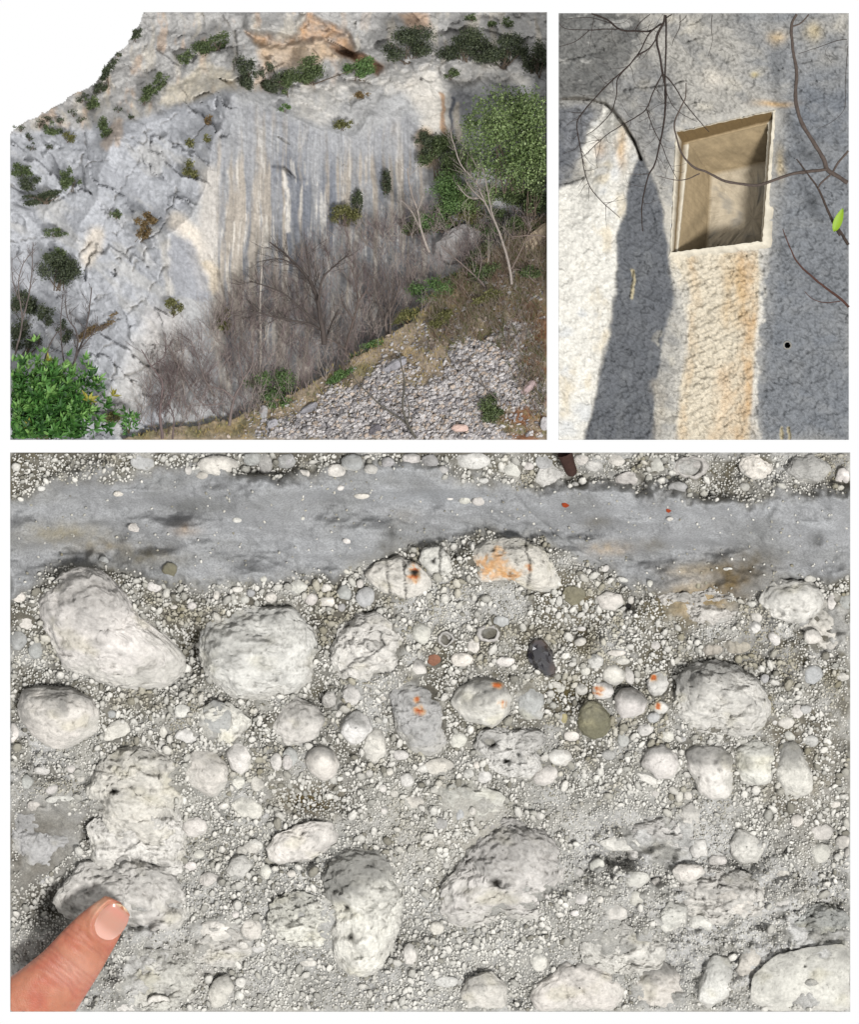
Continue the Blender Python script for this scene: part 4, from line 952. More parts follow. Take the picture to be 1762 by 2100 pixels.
def lining(name, rings, cols, mat, parent, back=True, label=None):
    n = len(rings[0][0]); V = []; Cc = []; F = []
    for k, (P, y) in enumerate(rings):
        V.append(at(P[:, 0], P[:, 1], y)); Cc.append(np.tile(cols[k], (n, 1)) if np.ndim(cols[k]) == 1 else cols[k])
    for k in range(len(rings) - 1):
        i = np.arange(n) + k * n; j = (np.arange(n) + 1) % n + k * n
        F.append(np.stack([i, i + n, j + n, j], 1))
    V = np.concatenate(V); Cc = np.concatenate(Cc)
    if back:
        k = len(rings) - 1
        V = np.concatenate([V, V[k * n:].mean(0, keepdims=True)]); Cc = np.concatenate([Cc, Cc[-1:]])
        i = np.arange(n) + k * n; j = (np.arange(n) + 1) % n + k * n
        F.append(np.stack([i, np.full(n, len(V) - 1), j, j], 1))
    return obj(name, mesh_np(name, V, np.concatenate(F), Cc, smooth=False), mat, parent, label=label)


LIP = [(R0[0][0] - 7, R0[0][1] - 4), (R0[1][0] + 9, R0[1][1] - 6), (R0[2][0] + 18, R0[2][1] + 13), (R0[3][0] - 5, R0[3][1] + 13)]
c_lip = alb(216, 208, 190); c_in = alb(168, 148, 116); c_dark = alb(100, 82, 54); c_cav = alb(158, 140, 110)  # darkest brown paints shade over the stain on soffit and left face
def lerp_ring(A, B, t, y):
    return (A[0] * (1 - t) + B[0] * t, np.full(len(A[0]), y))
n_ = 40
r_l = ring(LIP, n_, 0.03, 5.0, 1); r0 = ring(R0, n_, -0.02, 2.6, 2); r1 = ring(R1, n_, 0.13, 1.4, 3); r2 = ring(R2, n_, 0.15, 1.6, 4); r2b = ring([(p[0] + 2, p[1] + 2) for p in R2], n_, 0.20, 0.8, 4); r3 = ring(R3, n_, 1.05, 0.5, 5)
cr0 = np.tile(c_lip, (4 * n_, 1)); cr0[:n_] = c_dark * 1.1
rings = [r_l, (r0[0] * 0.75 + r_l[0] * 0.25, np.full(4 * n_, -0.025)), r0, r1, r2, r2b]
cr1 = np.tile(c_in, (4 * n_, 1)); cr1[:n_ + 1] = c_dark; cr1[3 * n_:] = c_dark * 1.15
cr2 = np.tile(c_lip, (4 * n_, 1)); cr2[:n_] = c_in
nl = 1 + 0.18 * fbm(r_l[0][:, 0] / 12, r_l[0][:, 1] / 12, o=3, s=259)[:, None]
cols = [alb(190, 182, 166) * nl, c_lip * nl, cr0, cr1, cr2, c_cav]
for t in (0.12, 0.28, 0.45, 0.62, 0.8, 0.93):
    rings.append((r2b[0] * (1 - t) + r3[0] * t + 2.2 * np.stack([fbm(r3[0][:, 0] / 12, r3[0][:, 1] / 20 + t * 9, o=3, s=261), fbm(r3[0][:, 0] / 20 + 7, r3[0][:, 1] / 20 + t * 9, o=3, s=262)], 1), np.full(4 * n_, 0.2 + 0.85 * t)))
    cols.append(c_cav * (1 + 0.3 * fbm(r3[0][:, 0] / 25, r3[0][:, 1] / 25 + 5 * t, o=3, s=263))[:, None])
rings.append(r3); cols.append(c_cav * 1.0)
cin = r3[0].mean(0)
for t in (0.08, 0.16, 0.25, 0.35, 0.46, 0.58, 0.7, 0.82, 0.92):
    Pb = r3[0] * (1 - t) + cin * t
    rings.append((Pb, 1.05 + 0.05 * fbm(Pb[:, 0] / 16, Pb[:, 1] / 16, o=3, s=265)))
    st_ = fbm(Pb[:, 0] / 24, Pb[:, 1] / 24, o=4, s=267)
    cols.append(mix(np.tile(alb(196, 182, 158), (len(Pb), 1)) * (1 + 0.25 * st_)[:, None], alb(132, 130, 124), ss(0.15, 0.4, st_) * 0.6))
niche = lining('niche', rings, cols, M_CUT, rock_wall, label='square niche with a stepped rim and brownish inner faces')
# bored hole
a = np.linspace(0, 2 * math.pi, 20, endpoint=False)
hr = lambda r, y: (np.stack([hole[0] + r * np.cos(a), hole[1] + r * np.sin(a)], 1), np.full(20, y))
lining('drill_hole', [hr(11, 0.02), hr(8.5, -0.012), hr(6.6, -0.006), hr(6.2, 0.06), hr(6.0, 0.6)], [alb(118, 121, 126), alb(136, 136, 134), alb(150, 144, 130), alb(110, 100, 84), alb(50, 46, 40)], M_CUT, rock_wall, label='small round drilled hole')


def twig_paths(k, specs, y0, f=F1):
    """specs: (points, start radius, end radius, depth offset)"""
    y0 = y0 - 0.6; out = []
    for pts, ra, rb, dy in specs:
        p = resample(cv(k, pts), 5)
        p = p + 0.7 * np.stack([fbm(p[:, 0] / 14, p[:, 1] / 14, o=2, s=271), fbm(p[:, 0] / 14, p[:, 1] / 14, o=2, s=273)], 1)
        ok = (p[:, 0] > BX0) & (p[:, 0] < BX1) & (p[:, 1] > BY0) & (p[:, 1] < BY1)
        p = p[ok]
        if len(p) < 2: continue
        t = np.linspace(0, 1, len(p))
        out.append((at(p[:, 0], p[:, 1], y0 + dy + 0.06 * np.sin(t * 3)), (ra * (1 - t) + rb * t) * f / 100 * (1 + 0.15 * vn(t * 30, t * 0))))
    return out


def fine_twigs(k, pts, n, r, ln, seed, y0):
    """thin side shoots along a twig"""
    g = np.random.default_rng(seed); p = resample(cv(k, pts), 6); out = []; y0 = y0 - 0.6
    for _ in range(n):
        i = int(g.integers(2, len(p) - 2)); d = p[i + 1] - p[i - 1]; d = d / (np.linalg.norm(d) + 1e-6)
        an = g.choice([-1, 1]) * (0.5 + 0.6 * g.random()); dd = np.array([d[0] * math.cos(an) - d[1] * math.sin(an), d[0] * math.sin(an) + d[1] * math.cos(an)])
        q = [p[i]]; L = ln * (0.4 + 0.8 * g.random())
        for s in range(8):
            dd = dd + g.normal(0, 0.22, 2); dd /= np.linalg.norm(dd); q.append(q[-1] + dd * L / 8)
        q = np.array(q); ok = (q[:, 0] > BX0 + 1) & (q[:, 0] < BX1 - 1) & (q[:, 1] > BY0 + 1)
        q = q[ok]
        if len(q) > 2: out.append((at(q[:, 0], q[:, 1], y0 + 0.05 * g.normal() + np.zeros(len(q))), np.linspace(r, r * 0.5, len(q)) / 100))
    return out


C_TWIG = alb(58, 50, 46)


def twig_thing(name, paths, col, label, cat='branch'):
    v, f = tubes(paths, 6)
    return obj(name, mesh_np(name, v, f, np.tile(col, (len(v), 1)) * (0.85 + 0.3 * rng.random((len(v), 1)))), M_BARK, label=label, cat=cat)


S1 = [(650, 30), (640, 90), (600, 180), (620, 300), (635, 390), (655, 500), (650, 600), (640, 700), (615, 820), (590, 930), (550, 1000), (525, 1100), (510, 1200), (515, 1330)]
S4 = [(600, 180), (560, 240), (480, 290), (440, 340), (340, 430), (230, 540), (150, 640), (125, 700), (150, 850), (165, 950), (200, 1060), (260, 1140), (380, 1250)]
S5 = [(635, 390), (700, 460), (760, 560), (840, 660), (910, 740)]
S6 = [(635, 390), (580, 500), (540, 600), (480, 650), (410, 690), (300, 760), (180, 870)]
S7 = [(540, 610), (580, 720), (630, 820), (670, 920), (720, 1020)]
p = twig_paths('b1', [(S1, 8, 3, 0), (S4, 5, 2, -.02), (S5, 4.5, 2, 0), (S6, 4.5, 1.8, .02), (S7, 3.5, 1.6, .02), ([(640, 90), (560, 150), (500, 260), (440, 340), (370, 420), (360, 520), (330, 620), (250, 710), (180, 760)], 5, 2, .02),
                     ([(655, 500), (700, 590), (760, 640), (840, 680)], 2.5, 1.2, 0), ([(655, 30), (655, 200), (650, 400), (650, 600)], 6, 4, .06), ([(660, 60), (720, 25)], 4, 3, 0)], -0.42)
p += fine_twigs('b1', S4, 26, 0.55, 50, 1, -0.42) + fine_twigs('b1', S6, 16, 0.5, 45, 2, -0.4) + fine_twigs('b1', S7, 8, 0.45, 40, 3, -0.4) + fine_twigs('b1', S1[4:], 10, 0.5, 45, 4, -0.42)
twig_thing('hanging_branch', p, C_TWIG, 'black forked bare branch hanging in front of the wall, left of the niche')
SL = [(180, 25), (300, 70), (380, 130), (470, 140), (560, 140), (625, 95)]
p = twig_paths('b1', [(SL, 6, 5, 0), ([(380, 130), (290, 128), (200, 135), (60, 125), (18, 90)], 3.5, 2, 0), ([(330, 95), (200, 60), (60, 70)], 2.5, 1.4, 0), ([(470, 140), (500, 90), (560, 40)], 3, 2, 0), ([(200, 135), (120, 200), (18, 235)], 3, 1.5, 0.02), ([(230, 40), (215, 130), (200, 240)], 2, 1, 0)], -0.36)
p += fine_twigs('b1', SL, 14, 0.5, 40, 5, -0.36)
twig_thing('bare_branch', p, C_TWIG, 'short bare branch lying across the dark rock at the top edge of the wall')
p = twig_paths('b1', [([(930, 30), (925, 120), (930, 200), (905, 290)], 2.4, 1.0, 0)], -0.3)
twig_thing('thin_twig', p, C_TWIG, 'single straight thin twig dangling from the top edge above the niche', 'twig')
p = twig_paths('b1', [([(740, 28), (735, 120), (700, 190), (690, 230)], 3, 1.4, 0), ([(735, 90), (770, 60), (780, 28)], 2.2, 1.4, 0)], -0.3)
twig_thing('thin_twig', p, C_TWIG, 'short forked twig dangling just right of the hanging branch', 'twig')
ARC = [(1610, 962), (1500, 975), (1400, 990), (1300, 1025), (1200, 1055), (1100, 1050), (1000, 1030), (900, 980), (820, 950), (750, 870), (720, 780), (705, 690), (740, 600), (770, 540), (775, 450)]
p = twig_paths('b1', [([(1440, 28), (1400, 110), (1410, 250), (1430, 390), (1425, 550), (1460, 680), (1530, 800), (1590, 900), (1610, 962), (1660, 995), (1760, 1060)], 9, 13, 0), (ARC, 11, 3, 0), ([(1400, 115), (1460, 90), (1515, 28)], 5, 4, 0), ([(1760, 830), (1680, 920), (1640, 985), (1580, 1040), (1558, 1078)], 7, 5, -.05), ([(855, 988), (780, 1020), (700, 1025), (600, 1000)], 4, 1.5, 0), ([(560, 985), (500, 992), (420, 990)], 1.6, 1, 0)], -0.5)
br = twig_thing('arching_branch', p, alb(88, 78, 72), 'thick bare branch with one arm arching across the niche opening')
LT = [(1430, 900), (1490, 980), (1558, 1075), (1600, 1170), (1650, 1280), (1690, 1355)]
p = twig_paths('b1', [(LT, 4, 9, 0)], -0.56) + twig_paths('b2', [([(1640, -10), (1700, 70), (1760, 170)], 9, 9, 0)], -0.56)
lb = twig_thing('leafy_branch', p, alb(70, 60, 54), 'slanting dark branch bearing one bright green leaf, right of the niche')
# its leaf
L0, L1 = np.array(cv('b1', [(1652, 1335)])[0]), np.array(cv('b1', [(1708, 1190)])[0])
tl = np.linspace(0, 1, 13); ax = L1 - L0; nv_ = np.array([-ax[1], ax[0]]) / np.linalg.norm(ax)
wv = 9.0 * np.sin(np.pi * tl ** 0.8) ** 0.8
lv_ = []
for s in (-1, 0, 1):
    q = L0 + tl[:, None] * ax + s * wv[:, None] * nv_
    lv_.append(at(q[:, 0], q[:, 1], -1.22 - 0.05 * np.sin(tl * 2.6) + (0.04 if s == 0 else 0.0) + np.zeros(13)))
lv_ = np.concatenate(lv_); Fl = np.concatenate([grid_faces(3, 13)])
obj('leaf', mesh_np('leaf', lv_, Fl, np.tile(alb(150, 186, 40), (len(lv_), 1))), M_LEAF, lb)
p = twig_paths('b2', [([(1350, 38), (1380, 120), (1430, 230), (1520, 320), (1620, 400), (1700, 460), (1760, 525)], 3, 8, 0), ([(1690, 468), (1600, 476), (1520, 450), (1480, 410)], 3.5, 1.5, 0)], -0.4)
twig_thing('curved_twig', p, alb(84, 58, 50), 'curved reddish twig against the grey rock below the leafy branch', 'twig')
p = twig_paths('b1', [([(1440, 275), (1550, 240), (1680, 195), (1760, 188)], 1.5, 2.2, 0), ([(1640, 330), (1600, 270), (1620, 230)], 1.2, .8, 0)], -0.25)
twig_thing('hair_twig', p, C_TWIG, 'hair-thin level twig in the top corner of the wall', 'twig')
p = twig_paths('b1', [([(1735, 230), (1720, 450), (1715, 600), (1640, 680), (1560, 720)], 2.2, 1, 0)], -0.25)
twig_thing('hair_twig', p, C_TWIG, 'hair-thin drooping twig down the side edge of the wall', 'twig')
#PARTA

# =====================================================================================
#  CLIFF ABOVE A WOODED SCREE SLOPE (upper left)
# =====================================================================================
AX0, AX1, AY0, AY1 = 21.0, 1122.0, 25.0, 902.0
nx = int((AX1 - AX0) / 2.2) + 1; ny = int((AY1 - AY0) / 2.2) + 1
X, Y = np.meshgrid(np.linspace(AX0, AX1, nx), np.linspace(AY0, AY1, ny))
ha = (AX1 - AX0) / (nx - 1)
wn = fbm(X / 40, Y / 50, o=4, s=301); wn2 = fbm(X / 12, Y / 14, o=3, s=303)
CTRL = np.array([(300, 40, 3.2), (200, 170, 3.0), (60, 265, 2.8), (450, 40, 3.0), (620, 90, 3.0), (560, 60, 2.6), (850, 50, 3.2), (1050, 40, 3.4), (720, 110, 3.1), (400, 110, 2.6), (300, 180, 2.7), (440, 165, 2.1), (560, 185, 2.3), (700, 170, 2.3), (860, 140, 2.2), (1000, 140, 2.2), (1100, 150, 2.2),
                 (200, 280, 2.3), (60, 340, 2.1), (60, 480, 1.7), (150, 420, 1.7), (240, 290, 1.7), (300, 300, 1.6), (400, 260, 1.7), (480, 205, 1.35), (440, 300, 1.0), (420, 380, .95), (330, 420, 1.1), (380, 450, .8), (345, 470, .65), (350, 560, .55), (430, 600, 1.0), (250, 520, 1.0), (200, 600, 1.0), (60, 620, 1.7), (300, 700, .5), (150, 760, .7), (250, 840, .4), (380, 760, .5), (60, 860, .9),
                 (560, 280, 1.45), (640, 260, 1.75), (750, 250, 2.0), (560, 400, 1.2), (640, 420, 1.7), (700, 350, 1.9), (800, 300, 2.3), (880, 240, 2.0), (850, 380, 2.4), (480, 450, 1.1), (460, 560, 1.1), (560, 560, 1.2), (700, 560, 1.7), (550, 700, 1.0), (700, 700, 1.2), (960, 220, 2.2), (1060, 220, 2.1), (1000, 400, 1.8), (1100, 500, 1.6), (900, 600, 1.45), (500, 850, .7), (800, 850, .9), (1100, 850, 1.3)], float)
P_ = CTRL[:, :2] / 100.0
A_ = np.linalg.norm(P_[:, None] - P_[None], axis=2) + np.eye(len(P_)) * 0.02
w_ = np.linalg.solve(A_, CTRL[:, 2] - CTRL[:, 2].mean())
DEP = np.full(X.shape, CTRL[:, 2].mean())
for (cx_, cy_), ww in zip(P_, w_):
    DEP += ww * np.hypot(X / 100 - cx_, Y / 100 - cy_)
# crests and ledges
for pl, amp, wd in [([(480, 195), (440, 290), (424, 370), (395, 440), (345, 480), (348, 560), (350, 640)], .5, 50), ([(345, 480), (400, 540), (432, 620)], .16, 26), ([(232, 280), (215, 330), (200, 400), (150, 500)], .22, 34), ([(480, 195), (400, 215), (300, 250), (235, 285)], .16, 30), ([(480, 200), (560, 220), (650, 268), (720, 280), (760, 255)], .16, 22), ([(760, 245), (830, 240), (880, 270)], .14, 20), ([(300, 640), (250, 740), (210, 830)], .14, 30)]:
    DEP -= amp * np.exp(-dpoly(X + 8 * wn, Y + 8 * wn, pl) / wd)
WX = X + 9 * wn + 4 * wn2; WY = Y + 9 * fbm(X / 45, Y / 45, o=4, s=305) + 3 * wn2


def rega(pts, soft=7.0):
    return ss(soft, -soft, sdf(WX, WY, pts))


LEFT = [(0, 250), (200, 190), (330, 210), (480, 195), (430, 380), (345, 480), (350, 640), (330, 920), (0, 920)]
STREAK = [(438, 300), (500, 205), (560, 225), (650, 272), (740, 285), (830, 240), (880, 270), (890, 560), (760, 700), (640, 830), (440, 800), (430, 560), (428, 470)]
m_left = rega(LEFT, 20)
ca_, sa_ = math.cos(0.85), math.sin(0.85)
U_ = X * ca_ - Y * sa_; W_ = X * sa_ + Y * ca_              # fractures run down to the left
f1, f12, ra, rb, rc, ox, oy = voro(U_ / 46 + 0.9 * wn, W_ / 260 + 0.5 * wn, 307)
DEP -= m_left * (0.10 * (ra - 0.5) + 0.56 * ((rb - 0.4) * ox + (rc - 0.5) * oy)) * 1.0
DEP += m_left * 0.03 * ss(0.05, 0.0, f12) * (ra > 0.6)
g1, g12, ga, gb, gc, gx_, gy_ = voro(U_ / 14 + 0.7 * wn2, W_ / 34 + 0.5 * wn, 311)
DEP -= (0.35 + 0.35 * m_left) * (0.04 * (ga - 0.5) + 0.06 * ((gb - 0.4) * gx_ + (gc - 0.5) * gy_))
up_m = ss(270, 160, Y)
h1, h12, qa, qb, qc, hx_, hy_ = voro(X / 60 + 0.6 * wn, Y / 34 + 0.6 * wn, 313)
DEP -= up_m * (1 - 0.6 * m_left) * (0.22 * (qa - 0.5) + 0.26 * ((qb - 0.5) * hx_ + (qc - 0.3) * hy_)) - up_m * 0.03 * ss(0.04, 0, h12) * (qa > .5)
DEP -= up_m * 0.10 * fbm(X / 26, Y / 16, o=4, s=318, g=.6)
DEP -= 0.06 * fbm(X / 60, Y / 55, o=4, s=315) + 0.045 * fbm(U_ / 14, W_ / 34, o=4, s=317, g=0.62)
m_st = rega(STREAK, 26)
col_n = fbm(X / 13 + 0.5 * wn, Y / 330, o=3, s=321)
DEP -= m_st * (0.06 * fbm(X / 34, Y / 260, o=3, s=323) + 0.02 * col_n)
# overhangs near the top, the recess beneath
OVER = cv('c1', [(1440, 60), (1460, 190), (1600, 205), (1762, 240)]) + cv('c2', [(230, 190), (300, 100), (310, 40)])
CAVE = cv('c1', [(1480, 195), (1600, 215), (1700, 250)]) + cv('c2', [(120, 230), (230, 200), (310, 90), (380, 130), (520, 190), (560, 330), (640, 420), (430, 280), (380, 240), (180, 260), (0, 270)])
so = sdf(X + 5 * wn2, Y + 5 * wn2, OVER)
DEP -= 0.40 * ss(2, -10, so) * ss(0, 60, Y - 10)
DEP += 0.30 * ss(8, -8, sdf(WX, WY, CAVE))
CAVE2 = cv('c2', [(430, 290), (520, 310), (620, 320), (720, 400), (690, 440), (560, 350)])
DEP += 0.3 * ss(6, -6, sdf(WX, WY, CAVE2))
CRK = [('c1', [(860, 790), (882, 830), (855, 865), (800, 830)], 9, 4), ('c1', [(500, 790), (510, 860), (482, 960), (440, 1010)], 12, 6), ('c1', [(640, 950), (560, 965), (480, 1010)], 9, 4), ('c1', [(1260, 690), (1190, 785), (1130, 850), (1040, 860)], 9, 4), ('c1', [(830, 960), (745, 1070), (680, 1190), (640, 1300)], 10, 5),
       ('c1', [(1060, 1130), (1020, 1230), (900, 1330)], 12, 6), ('c1', [(60, 1100), (200, 1170), (330, 1190), (460, 1130)], 14, 7), ('c1', [(1170, 650), (1040, 690), (900, 770), (760, 830)], 8, 4), ('c1', [(1640, 810), (1720, 860)], 12, 4), ('c1', [(1680, 980), (1755, 1050)], 18, 5), ('c1', [(640, 830), (740, 830), (820, 850)], 8, 4), ('c1', [(1400, 180), (1415, 330), (1390, 420)], 16, 8),
       ('c3', [(1000, 0), (950, 90), (800, 180), (700, 270)], 14, 6), ('c3', [(60, 165), (200, 140), (300, 130)], 12, 5), ('c3', [(610, 60), (560, 140), (470, 230), (380, 340)], 14, 6), ('c3', [(430, 745), (560, 690), (710, 610)], 14, 7), ('c3', [(700, 620), (850, 510), (990, 300)], 9, 5), ('c3', [(690, 760), (600, 800), (500, 920)], 8, 4), ('c3', [(560, 500), (640, 470), (520, 560)], 9, 5), ('c3', [(740, 0), (750, 40), (690, 120), (660, 100)], 7, 3), ('c3', [(930, 170), (830, 250), (800, 340)], 9, 5), ('c3', [(680, 870), (690, 930), (650, 990)], 9, 5),
       ('c2', [(550, 580), (535, 680), (560, 740)], 12, 4), ('c2', [(560, 750), (680, 715), (700, 690)], 8, 3), ('c2', [(100, 810), (160, 840)], 14, 4), ('c2', [(250, 890), (300, 890)], 10, 4), ('c2', [(455, 925), (490, 985), (530, 985)], 12, 4), ('c2', [(130, 985), (190, 1050)], 18, 5), ('c2', [(570, 160), (700, 190), (820, 170)], 10, 4), ('c2', [(560, 520), (660, 460), (760, 430)], 8, 4), ('c2', [(1360, 130), (1375, 190)], 10, 4), ('c3', [(1240, 240), (1300, 340), (1330, 480)], 10, 5), ('c3', [(900, 900), (760, 960), (650, 980)], 9, 5)]
crk = np.zeros(X.shape)
for k, pl, dp, wd in CRK:
    if k == 'c2': wd, dp = wd * .7, dp * .6
    e = ss(wd * 0.8 * (0.65 + 0.5 * wn2), 0.2, dpoly(X + 6 * wn2 + 5 * wn, Y + 6 * wn2, cv(k, pl))) * ss(-0.75, -0.2, wn2 + wn)
    DEP += dp / 100 * 0.7 * e; crk = np.maximum(crk, e)

# colours of the cliff
C = np.empty(X.shape + (3,)); C[:] = alb(184, 184, 184)
C = mix(C, alb(192, 194, 199), m_left * 0.9)
C = mix(C, alb(166, 168, 173), m_left * ss(0.0, 0.5, fbm(U_ / 40, W_ / 190, o=4, s=331)) * 0.6)
C = mix(C, alb(206, 204, 200), m_left * ss(0.1, 0.5, fbm(U_ / 30, W_ / 90, o=4, s=333)) * 0.6)
UPC = [(0, 0), (1140, 0), (1140, 150), (860, 130), (800, 150), (620, 190), (480, 185), (400, 205), (290, 240), (180, 260), (0, 270)]
mu = rega(UPC, 10)
C = mix(C, alb(186, 184, 181), mu * 0.9)
C = mix(C, alb(214, 206, 192), mu * ss(0.0, 0.5, fbm(X / 16 + wn, Y / 60, o=4, s=335)) * 0.7)
C = mix(C, alb(212, 180, 150), mu * ss(0.1, 0.5, fbm(X / 22, Y / 44, o=4, s=337)) * 0.5 * ss(900, 500, X))
PAL = [(330, 215), (345, 175), (390, 150), (420, 125), (480, 150), (485, 182), (430, 195), (380, 210)]
C = mix(C, alb(224, 214, 194), 0.9 * rega(PAL, 7) * (0.75 + 0.5 * wn2))
PAL2 = [(590, 195), (690, 165), (800, 150), (860, 130), (1000, 130), (1100, 155), (1090, 180), (1000, 165), (900, 180), (830, 185), (790, 200), (740, 255), (690, 270), (610, 240)]
C = mix(C, alb(206, 202, 195), 0.85 * rega(PAL2, 9) * (0.8 + 0.6 * wn2))
C = mix(C, alb(170, 170, 170), 0.8 * rega([(690, 215), (790, 180), (815, 230), (740, 275), (650, 275), (690, 240)], 8))
C = mix(C, alb(156, 157, 160), 0.9 * rega([(925, 185), (1010, 190), (1080, 180), (1010, 240), (950, 300), (925, 280)], 10))
# streaked wall
XW = X + 7 * fbm(X / 70, Y / 110, o=3, s=340)
vst = fbm(XW / 11, Y / 210, o=4, s=341, g=0.6) + 0.25 * wn; vs2 = fbm(XW / 26, Y / 380, o=3, s=343) + 0.25 * wn; vs3 = fbm(XW / 6, Y / 70, o=3, s=345) + 0.2 * wn2
fade = ss(235, 430, Y + 90 * vst + 50 * wn)
C = mix(C, alb(160, 161, 164), 0.9 * rega([(470, 205), (560, 222), (650, 264), (740, 278), (835, 236), (885, 290), (880, 400), (640, 480), (440, 420), (428, 330)], 14) * (0.9 + 0.3 * wn))
S = np.empty(X.shape + (3,)); S[:] = alb(148, 148, 149)
S = mix(S, alb(102, 107, 118), ss(-0.05, 0.45, vs2 + 0.5 * blob(X, Y, 650, 380, 70, 140) - 0.35 * blob(X, Y, 480, 480, 70, 200)) * 0.8)
S = mix(S, alb(190, 174, 150), ss(0.02, 0.4, vst - 0.2 * vs2 + 0.45 * blob(X, Y, 490, 500, 70, 160) + 0.3 * blob(X, Y, 820, 380, 50, 120) - 0.05) * 0.5)
S = mix(S, alb(218, 212, 202), ss(0.28, 0.5, vs3 + 0.35 * vst + 0.02) * 0.55)
S = mix(S, alb(90, 95, 104), ss(0.25, 0.5, -vs3 * 0.6 - vst * 0.7) * 0.6)
C = mix(C, 0, 0 * m_st); C = C * (1 - (m_st * (0.10 + 0.80 * fade))[..., None]) + S * (m_st * (0.10 + 0.80 * fade))[..., None]
for pl, w, k, a in [([(880, 165), (900, 200), (915, 290)], 34, (232, 227, 218), .9), ([(850, 180), (890, 230), (880, 300)], 34, (222, 216, 206), .8), ([(905, 195), (912, 250), (918, 290)], 8, (190, 150, 112), .8), ([(870, 280), (880, 330)], 26, (206, 180, 148), .8), ([(938, 215), (946, 290)], 9, (220, 210, 194), .8), ([(928, 200), (930, 290)], 5, (90, 96, 108), .8), ([(360, 455), (395, 480), (418, 540), (424, 580)], 30, (228, 218, 204), .9), ([(430, 360), (428, 470), (422, 520)], 30, (204, 198, 190), .8),
                    ([(436, 600), (440, 560), (424, 540)], 14, (206, 192, 170), .7), ([(345, 500), (348, 600)], 14, (206, 200, 190), .6), ([(195, 480), (180, 530)], 28, (224, 214, 200), .85), ([(585, 350), (592, 420), (590, 470)], 7, (222, 216, 206), .8), ([(566, 340), (600, 356)], 6, (70, 72, 78), .6), ([(240, 290), (240, 250), (215, 300)], 14, (206, 180, 152), .5), ([(300, 720), (260, 830)], 60, (204, 200, 194), .6), ([(330, 660), (350, 760)], 60, (196, 190, 184), .6)]:
    C = mix(C, alb(*k), a * ss(w, w * 0.25, dpoly(WX, WY, pl)))
GREY = [(350, 485), (392, 500), (425, 565), (428, 620), (360, 610), (344, 560)]
C = mix(C, alb(158, 160, 166), 0.8 * rega(GREY, 6))
C = mix(C, alb(204, 166, 130), 0.85 * ss(10, -8, sdf(WX, WY, CAVE)) * (0.8 + 0.6 * wn2)); C = mix(C, alb(172, 130, 96), 0.85 * ss(10, -4, sdf(WX, WY, CAVE2)))
C = mix(C, alb(212, 184, 152), 0.8 * rega(cv('c2', [(0, 240), (180, 260), (400, 250), (480, 340), (250, 400), (0, 420)]), 10) * (0.8 + 0.6 * wn))
C = mix(C, alb(214, 178, 146), 0.7 * rega(cv('c2', [(830, 90), (1000, 80), (1020, 160), (930, 200), (850, 160)]), 8))
C = mix(C, alb(164, 156, 140), 0.6 * rega(OVER, 8) * ss(30, 110, Y))
C = mix(C, alb(104, 92, 66), crk * 0.4 * ss(-0.3, 0.3, wn2))
C *= (1 + 0.08 * wn2 + 0.10 * vn(X / 4, Y / 4, s=347) + 0.10 * vn(X / 2.3, Y / 2.3, s=348) + m_st * (0.14 * vn(XW / 3.2, Y / 70, s=349) + 0.10 * vn(XW / 2.4, Y / 26, s=350)))[..., None]
SKY = cv('d', [(0, 286), (21, 276), (45, 255), (75, 240), (100, 226), (125, 214), (150, 196), (172, 184), (190, 176), (207, 160), (222, 128), (240, 108), (262, 95), (274, 72), (288, 46), (296, 30), (302, 10), (0, 10)])
sk = sdf(X + 5 * fbm(X / 12, Y / 12, o=3, s=351), Y + 4 * fbm(X / 12, Y / 12, o=3, s=353), SKY)
V = at(X.ravel(), Y.ravel(), DEP.ravel())
Fq = grid_faces(ny, nx)
Fq = Fq[(sk.ravel()[Fq] > 0).any(1)]
V2, F2_, C2 = thicken(V, Fq, C.reshape(-1, 3), 4.6)
ids = np.unique(F2_); mp = np.full(len(V2), -1); mp[ids] = np.arange(len(ids))
obj('cliff', mesh_np('cliff', V2[ids], mp[F2_], C2[ids]), M_CLIFF, kind='structure', label='grey limestone cliff with streaked wall under a white sky')
cliff_y = lambda x, y: bil(DEP, AX0, AY0, ha, x, y)

# ---- hillside: soil bank and scree in front of the cliff
EDGE = [(236, 906), (300, 888), (400, 872), (470, 862), (520, 846), (590, 815), (650, 782), (720, 742), (790, 700), (840, 662), (880, 618), (930, 580), (985, 540), (1040, 500), (1085, 462), (1125, 428)]
HILL = EDGE + [(1126, 906)]
nx2 = int((AX1 - 230) / 2.2) + 1; ny2 = int((AY1 - 420) / 2.2) + 1
X, Y = np.meshgrid(np.linspace(230, AX1, nx2), np.linspace(420, AY1, ny2)); hh = (AX1 - 230) / (nx2 - 1)
wn = fbm(X / 40, Y / 40, o=4, s=401); wn2 = fbm(X / 10, Y / 9, o=3, s=403)
he = sdf(X + 8 * wn + 3 * wn2, Y + 6 * wn + 3 * wn2, HILL)
edge_y = np.interp(X, [p[0] for p in EDGE], [p[1] for p in EDGE])
HD = 0.15 + 1.25 * np.clip((902 - Y) / 480, 0, 1) - 0.25 * np.clip((Y - edge_y) / 200, 0, 1) - 0.1 * wn - 0.035 * wn2
SCREE = [(525, 910), (600, 868), (660, 830), (720, 795), (790, 745), (835, 742), (800, 790), (860, 800), (905, 760), (950, 720), (1000, 690), (1050, 660), (1085, 680), (1050, 740), (1125, 800), (1125, 850), (1060, 830), (985, 800), (990, 860), (1060, 910)]
scm = ss(16, -16, sdf(X + 30 * wn + 8 * wn2, Y + 26 * wn + 8 * wn2, SCREE))
c1_, c12, sa1, sb1, sc1, sx1, sy1 = voro(X / 11 + 0.3 * wn2, Y / 8 + 0.3 * wn2, 405)
